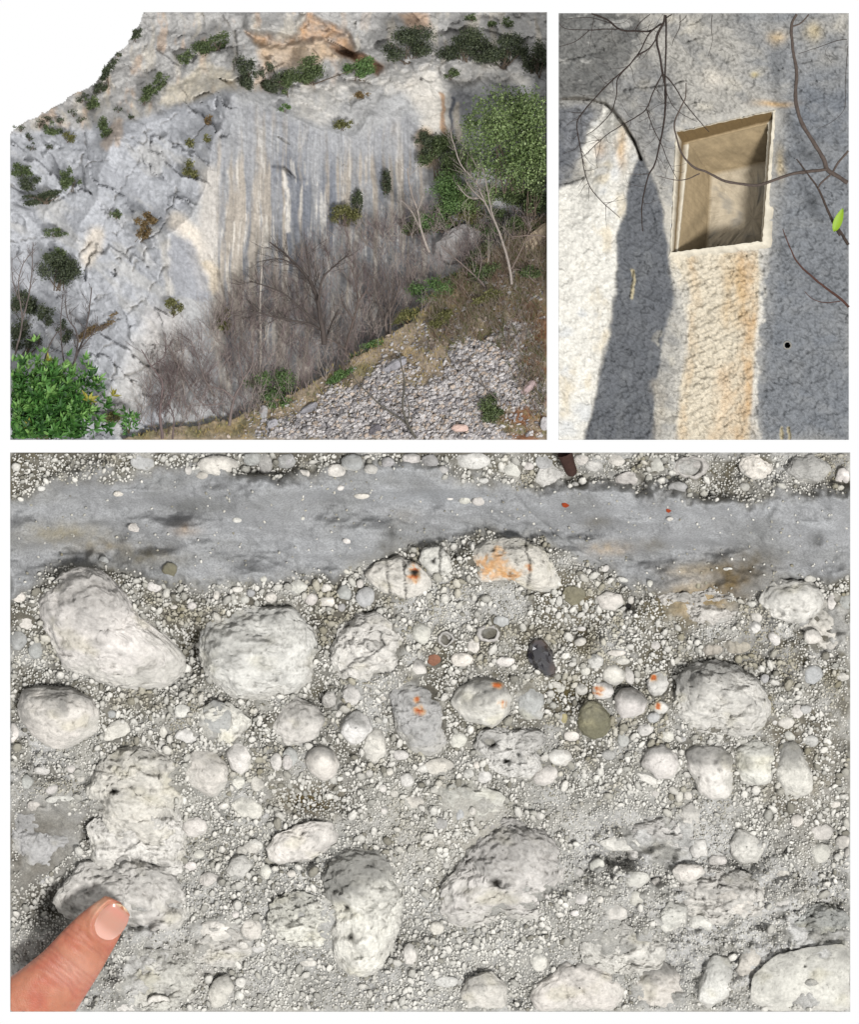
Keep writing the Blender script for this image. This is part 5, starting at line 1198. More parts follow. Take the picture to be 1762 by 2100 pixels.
HD -= scm * (0.10 * (sa1 - 0.5) + 0.07 * ss(0.0, 0.3, c12))
C = np.empty(X.shape + (3,)); C[:] = alb(150, 136, 118)
C = mix(C, alb(122, 116, 84), ss(-0.1, 0.4, fbm(X / 50, Y / 40, o=4, s=407)) * 0.8); C = mix(C, alb(168, 148, 112), ss(0.1, 0.5, fbm(X / 30, Y / 22, o=4, s=409)) * 0.7)
C = mix(C, alb(136, 92, 66), ss(980, 1080, X) * ss(560, 700, Y) * ss(-0.2, 0.3, fbm(X / 26, Y / 20, o=4, s=411)) * 0.9)
G = np.empty(X.shape + (3,)); G[:] = alb(186, 181, 179)
G = G * (0.72 + 0.56 * sa1)[..., None]; G = mix(G, alb(160, 140, 112), ss(0.1, 0.5, fbm(X / 40, Y / 26, o=4, s=413)) * 0.6); G = mix(G, alb(112, 108, 110), ss(900, 560, X) * 0.35)
C = C * (1 - scm[..., None]) + G * scm[..., None]
C *= (1 + 0.2 * wn2)[..., None]
V = at(X.ravel(), Y.ravel(), HD.ravel()); Fq = grid_faces(ny2, nx2); Fq = Fq[(he.ravel()[Fq] < 0).any(1)]
V2, F2_, C2 = thicken(V, Fq, C.reshape(-1, 3), 2.6)
ids = np.unique(F2_); mp = np.full(len(V2), -1); mp[ids] = np.arange(len(ids))
obj('hillside', mesh_np('hillside', V2[ids], mp[F2_], C2[ids]), M_SOIL, kind='structure', label='steep dry bank of soil and scree below the cliff')
hill_y = lambda x, y: bil(HD, 230, 420, hh, x, y)
in_hill = lambda x, y: y > np.interp(x, [p[0] for p in EDGE], [p[1] for p in EDGE])


def ground_y(x, y):
    return np.where(in_hill(np.asarray(x), np.asarray(y)), hill_y(x, y), cliff_y(x, y))


# scree stones: the mass, and the few larger blocks as things of their own
def rocks(n, poly_, r0, r1, seed, lev=1):
    g = np.random.default_rng(seed); v, f = ico(lev); VV, FF, CC = [], [], []; k = 0; m = len(v)
    P = np.array(poly_); x = P[:, 0].min() + g.random(n * 3) * np.ptp(P[:, 0]); y = P[:, 1].min() + g.random(n * 3) * np.ptp(P[:, 1])
    d = sdf(x + 30 * fbm(x / 40, y / 40, o=4, s=401), y + 26 * fbm(x / 40, y / 40, o=4, s=401), poly_); ok = (d < 14 * g.random(n * 3) ** 2) & (x > AX0 + 6) & (x < AX1 - 6) & (y < AY1 - 4)
    x, y = x[ok][:n], y[ok][:n]; n = len(x)
    r = r0 + (r1 - r0) * g.random(n) ** 3
    j = 1 + 0.3 * (g.random((n, m, 1)) * 2 - 1)
    S = np.stack([r * (0.8 + 0.7 * g.random(n)), r * (0.5 + 0.4 * g.random(n)), r], 1)[:, None]
    q = v[None] * j * S; a = g.normal(-0.5, 0.4, n)[:, None]
    qx = q[..., 0] * np.cos(a) - q[..., 1] * np.sin(a); qy = q[..., 0] * np.sin(a) + q[..., 1] * np.cos(a)
    px = np.clip(x[:, None] + qx, AX0, AX1); py = np.clip(y[:, None] + qy, None, AY1)
    V = at(px, py, hill_y(x, y)[:, None] - (q[..., 2] + 0.3 * r[:, None]) / 100).reshape(-1, 3)
    c = np.empty((n, 3)); c[:] = alb(206, 201, 199); t = g.random(n)
    c = mix(c, alb(146, 142, 144), ss(.3, .9, t)); c = mix(c, alb(196, 176, 156), (g.random(n) > .8) * .7); c = c * (0.8 + 0.35 * g.random(n))[:, None]
    return V, (f[None, :, ::-1] + (np.arange(n) * m)[:, None, None]).reshape(-1, 3), np.repeat(c, m, 0)


V, F, Cc = rocks(13000, SCREE, 0.9, 5.0, 5)
V2_, F2_, C2_ = rocks(2600, [(430, 905), (600, 835), (800, 712), (960, 590), (1124, 520), (1124, 905)], 1.0, 5.0, 6)
F = np.concatenate([F, F2_ + len(V)]); V = np.concatenate([V, V2_]); Cc = np.concatenate([Cc, C2_])
obj('scree', mesh_np('scree', V, F, Cc, smooth=False), M_CLIFF, kind='stuff', label='loose grey scree stones spread down the bank', cat='scree')


def block(x, y, rx, ry, col, label, rot=-0.5, seed=0):
    v, f = ico(3)
    n = fbm(v[:, 0] * 1.6 + seed, v[:, 1] * 1.6, v[:, 2] * 1.6, 4, 421 + seed)
    t1, t12, a1, b1, c1, x1, y1 = voro(v[:, 0] * 1.5 + seed + n * .4, v[:, 1] * 1.5 + v[:, 2], 423)
    q = v * (1 + 0.28 * n + 0.2 * (a1 - .5))[:, None]; q = np.sign(q) * np.abs(q) ** 0.85
    qx, qy, qz = q[:, 0] * rx, q[:, 1] * ry, q[:, 2] * (rx + ry) * (.4 if rx < 40 else .2)
    px = np.clip(x + qx * math.cos(rot) - qy * math.sin(rot), AX0, AX1); py = np.clip(y + qx * math.sin(rot) + qy * math.cos(rot), AY0, AY1)
    o3 = at(x, y, float(ground_y(x, y)))
    P = at(px, py, float(ground_y(x, y)) - (qz + 0.3 * ry) / 100) - o3
    obj('rock', mesh_np('rock', P, f[:, ::-1], alb(*col) * (1 + .25 * n)[:, None], smooth=False), M_CLIFF, loc=o3, label=label, cat='rock')


block(945, 878, 17, 8, (214, 186, 174), 'flat pinkish white rock low in the scree', 0.0, 1)
block(1084, 795, 19, 9, (176, 156, 154), 'tilted mauve slab of rock beside the reddish bank', -0.75, 2)
block(632, 838, 22, 8, (150, 148, 152), 'dark tilted rock at the top of the grey scree tongue', -0.5, 3)
block(812, 748, 26, 10, (158, 156, 160), 'weathered grey rock outcrop under the dry grass ridge', -0.5, 4)
block(560, 870, 13, 10, (168, 166, 170), 'small grey rock where the scree meets the brown grass', -0.3, 5)
block(540, 845, 9, 14, (172, 170, 170), 'upright pale rock under the bright green bush', 0.1, 6)
block(940, 505, 50, 36, (172, 168, 166), 'big grey boulder half hidden by bare stems below the evergreen tree', -0.5, 7)
block(770, 645, 13, 22, (178, 176, 172), 'pale upright rock showing through the bare thicket', 0.1, 8)
block(1098, 490, 40, 16, (176, 160, 138), 'tan rock ledge at the edge of the upper bank', -0.75, 9)
block(770, 880, 14, 9, (112, 108, 112), 'dark wedge of rock in the middle of the lower scree', -0.7, 10)
block(1118, 868, 10, 14, (190, 186, 186), 'pale rock at the lower corner of the bank', 0.2, 11)
block(1038, 676, 12, 5, (128, 120, 122), 'thin dark slab in the upper scree', -0.5, 12)


# ---- plants
def leaf_mesh(P, N, T, L, Wd, Cc, clip=True):
    """diamond leaves, folded along the midrib"""
    T = T / (np.linalg.norm(T, axis=1)[:, None] + 1e-9)
    B = np.cross(N, T); B /= np.linalg.norm(B, axis=1)[:, None] + 1e-9
    Nn = np.cross(T, B)
    a = P; c = P + T * L[:, None]; mid = P + T * (0.45 * L)[:, None]
    b = mid + B * (0.5 * Wd)[:, None] + Nn * (0.12 * Wd)[:, None]; d = mid - B * (0.5 * Wd)[:, None] + Nn * (0.12 * Wd)[:, None]
    if clip:                                        # the panel's plants end at the cut edge of the block
        q = np.stack([a, b, c, d], 1); k = D / (D + q[..., 1])
        qx = q[..., 0] * k * 100 + 881; qy = 1050 - q[..., 2] * k * 100 / KZ
        ok = ((qx > AX0) & (qx < AX1) & (qy > AY0) & (qy < AY1)).all(1)
        a, b, c, d, Cc = a[ok], b[ok], c[ok], d[ok], Cc[ok]
    n = len(a)
    V = np.stack([a, b, c, d], 1).reshape(-1, 3); i = np.arange(n)[:, None] * 4
    F = np.concatenate([i + [[0, 1, 2]], i + [[0, 2, 3]]])
    return V, F, np.repeat(Cc, 4, 0)


PAL_ = {'tree': ((76, 96, 56), (124, 146, 86), (180, 196, 142)), 'dark': ((52, 60, 46), (82, 92, 66), (112, 120, 88)), 'mid': ((62, 74, 48), (98, 114, 70), (134, 148, 100)), 'green': ((66, 92, 50), (104, 136, 76), (148, 176, 112)), 'olive': ((88, 88, 52), (124, 124, 74), (160, 156, 104)), 'bright': ((44, 82, 36), (84, 138, 60), (150, 194, 108)), 'brown': ((96, 78, 50), (136, 112, 74), (160, 140, 96))}


def foliage(cx, cy, rx, ry, y0, n, ls, tone, g, lumps=6, rz=None, sky=None, ang=0.0):
    """leaves over several uneven clumps in an oval crown (drawing units)"""
    rz = rz or min(rx, ry) * 0.8
    lumps = int(lumps * 1.6); ph = g.random(lumps) * 6.28; rr = np.sqrt(g.random(lumps)) * 0.82
    cs = np.stack([np.cos(ph) * rr, np.sin(ph) * rr, g.uniform(-.5, .5, lumps)], 1)
    sz = g.uniform(0.20, 0.46, lumps) * (0.85 if lumps > 20 else 1); k = g.choice(lumps, n, p=sz ** 2 / (sz ** 2).sum())
    d = g.normal(size=(n, 3)); d /= np.linalg.norm(d, axis=1)[:, None]
    q = cs[k] + d * (sz[k] * (0.55 + 0.55 * g.random(n)) * (1 + .25 * g.normal(size=n)))[:, None]
    ca, sa = math.cos(ang), math.sin(ang)
    ex, ey = q[:, 0] * rx, q[:, 1] * ry
    px = cx + ex * ca - ey * sa; py = cy + ex * sa + ey * ca; pz = y0 - q[:, 2] * rz / 100
    ok = (px > AX0 + 2) & (px < AX1 - 2) & (py > AY0 + 2) & (py < AY1 - 2)
    px, py, pz, d, k = px[ok], py[ok], pz[ok], d[ok], k[ok]; n = len(px)
    P = at(px, py, pz)
    dw = np.stack([d[:, 0], -d[:, 2], -d[:, 1]], 1)
    N = dw + 0.7 * g.normal(size=(n, 3)); T = np.cross(N, g.normal(size=(n, 3))) + np.array([0, 0, 0.3])
    L = ls / 100 * g.uniform(0.7, 1.35, n)
    t = np.clip(0.45 + 0.22 * g.normal(size=n) + 0.18 * (g.random(lumps)[k] - .5), 0, 1)
    a, b, c = [alb(*u) for u in PAL_[tone]]
    Cc = np.where(t[:, None] < .5, a + (b - a) * (t * 2)[:, None], b + (c - b) * ((t - .5) * 2)[:, None])
    return leaf_mesh(P, N, T, L, L * g.uniform(.45, .7, n), Cc)


def stems(cx, cy, rx, ry, y0, g, n=4, r=0.9):
    out = []
    for _ in range(n):
        e = np.array([cx + rx * .6 * g.normal() * .6, cy - ry * .2 * g.random()]); b = np.array([cx + rx * .15 * g.normal(), min(cy + ry * .95, AY1 - 1)])
        p = resample([tuple(b), tuple((b + e) / 2 + g.normal(0, rx * .08, 2)), tuple(e)], 4)
        p[:, 0] = np.clip(p[:, 0], AX0 + 1, AX1 - 1); p[:, 1] = np.clip(p[:, 1], AY0 + 1, AY1 - 1)
        out.append((at(p[:, 0], p[:, 1], np.full(len(p), y0)), np.linspace(r, r * .4, len(p)) / 100))
    return tubes(out, 4)


def shrub(cx, cy, rx, ry, tone, label, name='shrub', group=None, n=None, ls=4.2, front=0.10, ang=0.0, lumps=6, cat=None, seed=None):
    g = np.random.default_rng(int(cx * 7 + cy * 13))
    cxx = min(max(cx, AX0), AX1)
    ys = [float(ground_y(min(max(cxx + i * rx, AX0), AX1), min(max(cy + j * ry, AY0), AY1))) for i in (-.5, 0, .5) for j in (-.6, 0, .6)]
    y0 = 0.5 * min(ys) + 0.5 * float(np.mean(ys)) - front - 0.002 * min(rx, ry)
    n = n or int(min(max(rx * ry * 2.8, 160), 5600))
    rx, ry = rx * 1.12, ry * 1.12
    o = obj(name, None, loc=tuple(at(cx, cy + ry, y0)), label=label, cat=cat or ('shrub' if 'tree' not in name else 'tree'), group=group)
    V, F, Cc = foliage(cx, cy, rx, ry, y0, n, ls, tone, g, lumps, ang=ang)
    l = np.array(o.location)
    obj('foliage', mesh_np('foliage', V - l, F, Cc, smooth=False), M_LEAF, o)
    V, F = stems(cx, cy, rx, ry, y0, g, 3 if rx < 30 else 7, 0.7 if rx < 30 else 1.4)
    obj('stem', mesh_np('stem', V - l, F, np.tile(alb(104, 92, 80), (len(V), 1))), M_BARK, o)
    return o


for a in [(440, 88, 38, 21, 'mid', 'wide green shrub on the pale shoulder under the upper cliff', -.3), (380, 115, 16, 13, 'mid', 'small shrub just below and left of the wide green shrub on the pale shoulder', -.4), (505, 150, 27, 34, 'dark', 'tall dark shrub at the foot of the orange recess, first on the ledge'),
          (553, 160, 20, 27, 'dark', 'second dark shrub on the ledge, a narrow upright one'), (588, 180, 14, 19, 'mid', 'small green shrub drooping over the ledge edge'), (632, 146, 52, 26, 'mid', 'long low green shrub on the middle of the ledge', -.25), (738, 140, 32, 25, 'green', 'fresh green rounded shrub in front of the orange cave'),
          (845, 96, 62, 38, 'dark', 'largest dark bushy tree on the upper ledge'), (955, 98, 60, 33, 'dark', 'broad dark bush on the upper ledge, next to the largest one'), (1036, 106, 56, 34, 'dark', 'third dark bush along the upper ledge'), (1096, 118, 28, 40, 'dark', 'dark bush at the panel edge end of the upper ledge'),
          (925, 152, 15, 12, 'mid', 'small green tuft hanging under the upper ledge'), (968, 34, 13, 9, 'mid', 'little shrub high on the grey crag, first of three in a row'), (1008, 46, 11, 9, 'mid', 'little shrub high on the grey crag, middle of three in a row'), (1042, 47, 13, 8, 'mid', 'little shrub high on the grey crag, last of three in a row'),
          (300, 198, 24, 17, 'mid', 'diagonal green bush growing in the gully by the orange buttress', -.8), (330, 166, 18, 13, 'mid', 'upper end bush of the diagonal gully, just above the longer one', -.9), (215, 262, 16, 20, 'mid', 'round olive green bush at the top of the left slab'), (186, 210, 17, 14, 'mid', 'bush near the skyline on the left shoulder'), (222, 148, 11, 28, 'dark', 'dark slanting bush on the skyline halfway up', .45),
          (278, 70, 10, 16, 'dark', 'dark bush on the skyline near the top of the cliff', .5), (205, 178, 14, 12, 'dark', 'dark low bush on the skyline below the slanting one'), (110, 262, 18, 13, 'mid', 'grey-green bush on the left shoulder among small tufts'), (140, 281, 13, 11, 'olive', 'yellowish tuft below the bushes of the left shoulder'), (388, 350, 14, 19, 'olive', 'olive bush growing on the ridge of the big slab'),
          (390, 292, 10, 11, 'olive', 'olive tuft in the crack above the ridge bush'), (425, 284, 8, 9, 'olive', 'small round tuft near the top of the slab crack'), (428, 246, 8, 10, 'brown', 'dry brown tuft highest in the slab crack'), (585, 222, 11, 8, 'green', 'tiny bright green tuft on the rim of the streaked wall'), (704, 256, 19, 12, 'olive', 'olive shrub in the hollow above the streaked wall'), (746, 195, 16, 8, 'brown', 'flat brownish shrub in a crack of the pale band'),
          (146, 370, 19, 22, 'mid', 'green bush in the fracture of the left slabs'), (86, 404, 46, 14, 'dark', 'long dark bush lying along the left fracture', -.15), (46, 348, 24, 15, 'mid', 'dark green bush at the far left above the long dark one'), (60, 376, 26, 13, 'dark', 'flat dark bush between the two left bushes'), (112, 478, 22, 8, 'mid', 'flat green bush over a shadowed slot in the left slabs'),
          (238, 440, 11, 8, 'mid', 'tiny green tuft on the left slab'), (300, 452, 20, 17, 'brown', 'brown grass tuft in the diagonal crack'), (288, 486, 24, 10, 'brown', 'dry brown grass ledge below the diagonal crack', -.8), (120, 556, 42, 38, 'dark', 'large dark conifer-like bush on the left slabs'), (112, 524, 20, 22, 'mid', 'lighter bush top growing out of the large dark bush'), (96, 645, 17, 20, 'dark', 'dark bush on the white rock below the large dark one'),
          (130, 680, 17, 19, 'dark', 'lower dark bush above the bright leafy bush'), (46, 625, 26, 34, 'dark', 'dark shrub at the left edge among bare saplings'), (56, 694, 34, 30, 'dark', 'dark shrub just above the bright leafy bush'), (358, 632, 16, 18, 'olive', 'single olive bush below the pyramid-shaped rock'), (460, 658, 14, 24, 'olive', 'dull olive shrub at the edge of the bare thicket'), (205, 668, 50, 9, 'brown', 'strip of brown grass along a sloping ledge', -.55),
          (232, 858, 18, 12, 'olive', 'dull tuft between the bright bush and the pale foot of the cliff'), (706, 440, 28, 23, 'olive', 'olive bush in front of the dark streaks'), (736, 420, 12, 26, 'dark', 'dark upright bush beside the olive one'), (898, 325, 44, 44, 'mid', 'green bush under the pale streak, left of the big evergreen tree', 0.0), (915, 405, 50, 42, 'green', 'fresh green bush below, left of the evergreen tree'),
          (868, 288, 22, 26, 'dark', 'small dark tree top at the left end of the green belt'), (938, 352, 40, 38, 'mid', 'bush filling the green belt between the two fresh green bushes'), (978, 412, 44, 34, 'tree', 'light green bush directly left of the evergreen boughs'), (900, 452, 44, 24, 'green', 'green bush at the foot of the belt above the bare stems'), (1076, 462, 40, 20, 'mid', 'low bush where the bank meets the evergreen tree'), (1010, 470, 36, 18, 'green', 'small green bush just above the big boulder'),
          (946, 566, 34, 18, 'mid', 'greyish green bush on the crest next to the leafy one', -.4), (832, 652, 34, 14, 'olive', 'yellow green tuft bank on the grassy ridge', -.5), (900, 660, 34, 14, 'olive', 'yellowish herb clump in the middle of the grassy ridge', -.5), (1000, 610, 30, 12, 'olive', 'dull herb clump on the brown brush slope', -.4), (1090, 560, 26, 16, 'mid', 'small green bush at the edge of the brown brush slope'), (700, 770, 34, 12, 'green', 'green herbs trailing down the thicket edge', -.5), (985, 520, 30, 16, 'mid', 'low bush between the boulder and the crest', -.5), (885, 600, 40, 26, 'green', 'leafy green bush on the crest of the bank'), (1002, 552, 44, 20, 'mid', 'low green bush higher up the bank', -.5), (760, 716, 42, 13, 'green', 'low green bush along the lower edge of the thicket', -.45), (556, 784, 44, 32, 'green', 'bright green shrub at the foot of the thicket'), (566, 824, 28, 16, 'green', 'small green shrub below the bright one'),
          (1010, 840, 26, 26, 'mid', 'sparse green plant over the lower scree'), (845, 460, 40, 22, 'mid', 'dull green bush behind the bare stems'), (1060, 420, 60, 36, 'mid', 'dull bush under the evergreen crown'), (790, 372, 12, 22, 'dark', 'narrow dark bush at the foot of the streaked wall'), (960, 460, 50, 20, 'olive', 'olive scrub above the big boulder')]:
    shrub(*a[:5], a[5], ang=a[6] if len(a) > 6 else 0.0)
g0 = np.random.default_rng(77)
for x, y, r, lab in [(40, 262, 10, 'dark tuft lowest on the skyline at the very edge of the cliff'), (60, 282, 9, 'dark tuft on bare rock under the lowest skyline tuft'), (82, 254, 9, 'dark tuft under the skyline, between the lowest tuft and the grey-green bush'), (95, 243, 8, 'second tuft from the low end of the skyline'), (150, 232, 9, 'dark tuft midway up the left shoulder, just under the skyline'), (165, 245, 8, 'dark tuft paired below the one midway up the left shoulder'), (165, 205, 8, 'skyline tuft just left of the shoulder bush'),
                     (172, 196, 7, 'upper of two skyline tufts left of the shoulder bush'), (236, 126, 7, 'tiny tuft crowning the slanting skyline bush'), (242, 225, 7, 'lone tuft on pale rock right of the shoulder bush'), (65, 300, 10, 'wide dark tuft lowest on the left shoulder slabs'), (100, 300, 8, 'dark tuft beside the wide lowest one on the slabs'), (123, 248, 7, 'tiny tuft above the grey-green shoulder bush'), (196, 190, 6, 'tiny tuft on the skyline right above the shoulder bush'), (268, 240, 6, 'tiny tuft in the pale gully right of the round olive bush'), (243, 112, 6, 'smallest and highest tuft of the slanting skyline row')]:
    shrub(x, y, r * 1.3, r * .8, 'dark', lab, 'tuft', 'dark tufts on the left shoulder', 110, 3.2, .05, 0, 4, 'tuft')
shrub(1042, 285, 92, 105, 'tree', 'big evergreen tree with a dense rounded crown at the panel edge', 'evergreen_tree', n=15000, ls=5.8, front=.95, lumps=20)
shrub(1090, 390, 40, 50, 'mid', 'shaded lower bough mass hanging from the big evergreen tree', 'evergreen_bush', n=1800, ls=5.5, front=.7, lumps=8, cat='bush')

# bright leafy bush low on the left: whorls of long leaves
def whorls(cx, cy, rx, ry, y0, n, L, tone, g, rz=40):
    VV = []; Pp, Nn_, Tt, Ll, Cc = [], [], [], [], []
    a, b, c = [alb(*u) for u in PAL_[tone]]
    for _ in range(n):
        q = g.normal(size=3); q /= np.linalg.norm(q); q *= (0.55 + .45 * g.random()) * (1 + 0.45 * float(fbm(np.array([q[0] * 2.2 + cx]), np.array([q[1] * 2.2]), np.array([q[2] * 2.2]), 2, 451)[0]))
        if q[2] < -.2: q[2] *= -1
        x, y, z = cx + q[0] * rx * (1 + .12 * g.normal()), cy + q[1] * ry * (1 + .12 * g.normal()), y0 - q[2] * rz / 100
        ax = np.array([q[0] * .6, -q[2] * .9 - .2, -q[1] * .8 + .55]) + .35 * g.normal(size=3); ax /= np.linalg.norm(ax)
        u = np.cross(ax, [.3, .2, .9]); u /= np.linalg.norm(u); w = np.cross(ax, u)
        Lw = L * g.uniform(.55, 1.2); yl = g.random() < .01
        t0 = np.clip(.5 + .25 * g.normal() + .25 * (-q[1]), 0, 1)
        for k in range(8):
            an = k * .785 + .3 * g.normal(); op = .5 + .7 * g.random()
            d = ax * math.cos(op) + (u * math.cos(an) + w * math.sin(an)) * math.sin(op)
            ex, ey = x + d[0] * Lw, y - d[2] * Lw
            if not (AX0 + 1 < x < AX1 and AX0 + 1 < ex < AX1 and AY0 < ey < AY1 - 1 and y < AY1 - 1): continue
            Pp.append(at(x, y, z)); Tt.append(d); Nn_.append(ax * 1.0 - d * .2); Ll.append(Lw / 100 * g.uniform(.6, 1.2))
            t = np.clip(t0 + .12 * g.normal(), 0, 1); Cc.append(alb(176, 168, 72) if yl else a + (b - a) * t * 2 if t < .5 else b + (c - b) * (t - .5) * 2)
    Ll = np.array(Ll)
    return leaf_mesh(np.array(Pp), np.array(Nn_), np.array(Tt), Ll, Ll * g.uniform(.24, .38, len(Ll)), np.array(Cc))


for cx, cy, rx, ry, n, L, lab in [(92, 830, 112, 92, 620, 21, 'bright glossy green leafy bush in the lower corner before the cliff'), (265, 864, 17, 26, 26, 15, 'small bright green sprig beside the leafy bush')]:
    g = np.random.default_rng(int(cx)); y0 = -0.15
    o = obj('leafy_bush', None, loc=tuple(at(cx, 900, y0)), label=lab, cat='bush'); l = np.array(o.location)
    V, F, Cc = whorls(cx, cy, rx, ry, y0, n, L, 'bright', g)
    obj('foliage', mesh_np('foliage', V - l, F, Cc, smooth=False), M_LEAF, o)
    V, F = stems(cx, cy, rx * .9, ry, y0 + .1, g, 9 if n > 100 else 3, 1.6)
    obj('stem', mesh_np('stem', V - l, F, np.tile(alb(92, 84, 60), (len(V), 1))), M_BARK, o)
    if n > 100:
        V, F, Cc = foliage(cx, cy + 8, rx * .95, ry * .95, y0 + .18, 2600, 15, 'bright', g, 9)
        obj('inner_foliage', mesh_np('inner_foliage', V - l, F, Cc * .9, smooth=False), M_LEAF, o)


# bare trees
def bare_tree(k, limbs, label, col, y0, twigs=30, tl=46, name='bare_tree', seed=0):
    g = np.random.default_rng(seed + 500); tr, tw = [], []
    for pts, ra, rb in limbs:
        p = resample(cv(k, pts), 5); p = p + .8 * np.stack([fbm(p[:, 0] / 12 + seed, p[:, 1] / 12, o=2, s=431), fbm(p[:, 0] / 12, p[:, 1] / 12 + seed, o=2, s=433)], 1)
        ok = (p[:, 0] > AX0 + 1) & (p[:, 0] < AX1 - 1) & (p[:, 1] > AY0 + 1) & (p[:, 1] < AY1 - 1); p = p[ok]
        if len(p) < 3: continue
        dz = y0 + .10 * np.sin(np.linspace(0, 2, len(p)) + g.random() * 6) * (rb < ra)
        tr.append((at(p[:, 0], p[:, 1], dz), np.linspace(ra, rb, len(p)) * F1 / 100))
        for _ in range(int(twigs * len(p) / 40)):
            i = int(g.integers(len(p) // 5, len(p) - 1)); d = p[min(i + 1, len(p) - 1)] - p[i - 1]; d /= np.linalg.norm(d) + 1e-9
            an = g.choice([-1, 1]) * g.uniform(.35, .9); dd = np.array([d[0] * math.cos(an) - d[1] * math.sin(an), d[0] * math.sin(an) + d[1] * math.cos(an)])
            q = [p[i]]; L = tl * g.uniform(.4, 1.1)
            for s in range(7):
                dd = dd + g.normal(0, .16, 2) + [0, -.05]; dd /= np.linalg.norm(dd); q.append(q[-1] + dd * L / 7)
            q = np.array(q); ok = (q[:, 0] > AX0 + 1) & (q[:, 0] < AX1 - 1) & (q[:, 1] > AY0 + 1) & (q[:, 1] < AY1 - 1); q = q[ok]
            if len(q) > 2: tw.append((at(q[:, 0], q[:, 1], dz[i] + .05 * g.normal() + np.zeros(len(q))), np.linspace(.55, .3, len(q)) / 100))
            if len(q) > 5:
                for b in (2, 4):
                    e = q[b] + np.array([dd[0] * math.cos(.7 * g.choice([-1, 1])), dd[1]]) * L * .35 + g.normal(0, 3, 2)
                    if AX0 + 1 < e[0] < AX1 - 1 and AY0 + 1 < e[1] < AY1 - 1: tw.append((at(np.array([q[b][0], e[0]]), np.array([q[b][1], e[1]]), np.full(2, dz[i])), np.array([.4, .25]) / 100))
    b = tr[0][0][0]
    o = obj(name, None, loc=tuple(b), label=label, cat='tree')
    for nm, pp, sd in (('trunk', tr, 6), ('twigs', tw, 3)):
        if pp:
            V, F = tubes(pp, sd); obj(nm, mesh_np(nm, V - b, F, np.tile(alb(*col), (len(V), 1))), M_BARK, o, kind='stuff' if nm == 'twigs' else None)


bare_tree('c4', [([(385, 770), (378, 690), (362, 620), (350, 520), (330, 460), (300, 390), (230, 310), (150, 230), (60, 160)], 17, 4), ([(378, 690), (300, 650), (180, 625), (60, 600), (-60, 560)], 8, 3), ([(352, 510), (375, 380), (440, 310), (530, 230)], 8, 3), ([(340, 640), (250, 560), (150, 470), (60, 430), (-60, 390)], 7, 3), ([(300, 390), (290, 270), (275, 170)], 7, 3), ([(230, 310), (120, 260), (-20, 280)], 5, 2), ([(330, 460), (300, 420), (280, 500)], 4, 2), ([(385, 770), (430, 640), (470, 560)], 6, 3)], 'dark forked bare tree standing in the middle of the thicket', (84, 76, 72), .55, 34, 52, seed=1)
bare_tree('c4', [([(560, 900), (515, 800), (560, 620), (585, 520), (570, 400), (540, 300)], 9, 3), ([(515, 800), (440, 750), (390, 740)], 5, 2), ([(585, 520), (640, 440), (660, 360)], 5, 2), ([(560, 620), (500, 540), (480, 470)], 4, 2)], 'slender bare tree right of the dark forked tree', (104, 92, 86), .6, 26, 40, seed=2)
bare_tree('c4', [([(765, 735), (750, 620), (790, 540), (820, 460), (835, 390)], 10, 4), ([(765, 735), (790, 600), (850, 480)], 6, 2), ([(750, 620), (700, 490), (720, 380)], 5, 2), ([(780, 740), (770, 500), (740, 300)], 5, 2)], 'bare tree with a curled trunk behind the dry grass ridge', (104, 94, 88), .8, 24, 40, seed=3)
bare_tree('c3', [([(1550, 885), (1548, 700), (1545, 560), (1555, 300), (1560, 100)], 9, 4), ([(1548, 700), (1500, 640), (1490, 560)], 5, 2), ([(1550, 800), (1590, 690), (1620, 560)], 5, 2)], 'straight pale-barked tree in front of the tan streaks', (192, 184, 174), .75, 16, 40, seed=4)
bare_tree('c2', [([(1500, 1690), (1480, 1560), (1420, 1366), (1340, 1200), (1290, 1090), (1200, 980), (1150, 840), (1130, 760)], 9, 3), ([(1340, 1200), (1250, 1110), (1220, 1060)], 6, 3), ([(1300, 1180), (1240, 1170), (1180, 1100)], 5, 2), ([(1290, 1090), (1310, 980)], 5, 2), ([(1420, 1366), (1380, 1250), (1330, 1000)], 5, 3)], 'long pale bare tree leaning across the evergreen bushes', (158, 148, 140), .75, 22, 44, seed=5)
bare_tree('c2', [([(1010, 1500), (960, 1366), (940, 1250), (900, 1140), (880, 1000)], 9, 4), ([(960, 1366), (900, 1250), (830, 1180)], 5, 2), ([(940, 1250), (980, 1150)], 4, 2)], 'thin pale bare tree left of the leaning one', (158, 148, 140), .9, 20, 40, seed=6)
bare_tree('c3', [([(420, 930), (470, 800), (510, 680), (530, 560), (545, 430)], 7, 3), ([(440, 900), (462, 720), (400, 600), (385, 450)], 6, 2), ([(470, 800), (560, 690), (580, 600)], 4, 2)], 'bare sapling with crossing stems before the white rock foot', (96, 88, 86), -.05, 22, 34, seed=7)
bare_tree('c3', [([(265, 870), (300, 760), (345, 690)], 6, 3), ([(380, 870), (360, 700), (372, 470)], 5, 2)], 'short bare sapling rising behind the bright leafy bush', (96, 88, 86), .0, 18, 34, seed=8)
bare_tree('c3', [([(90, 830), (130, 640), (110, 420), (135, 300), (205, 200)], 6, 2), ([(130, 640), (170, 480), (190, 330), (195, 160)], 5, 2), ([(110, 500), (75, 380), (70, 250)], 4, 2)], 'thin bare sapling over the dark shrubs at the edge of the cliff', (112, 102, 98), .3, 18, 34, seed=9)
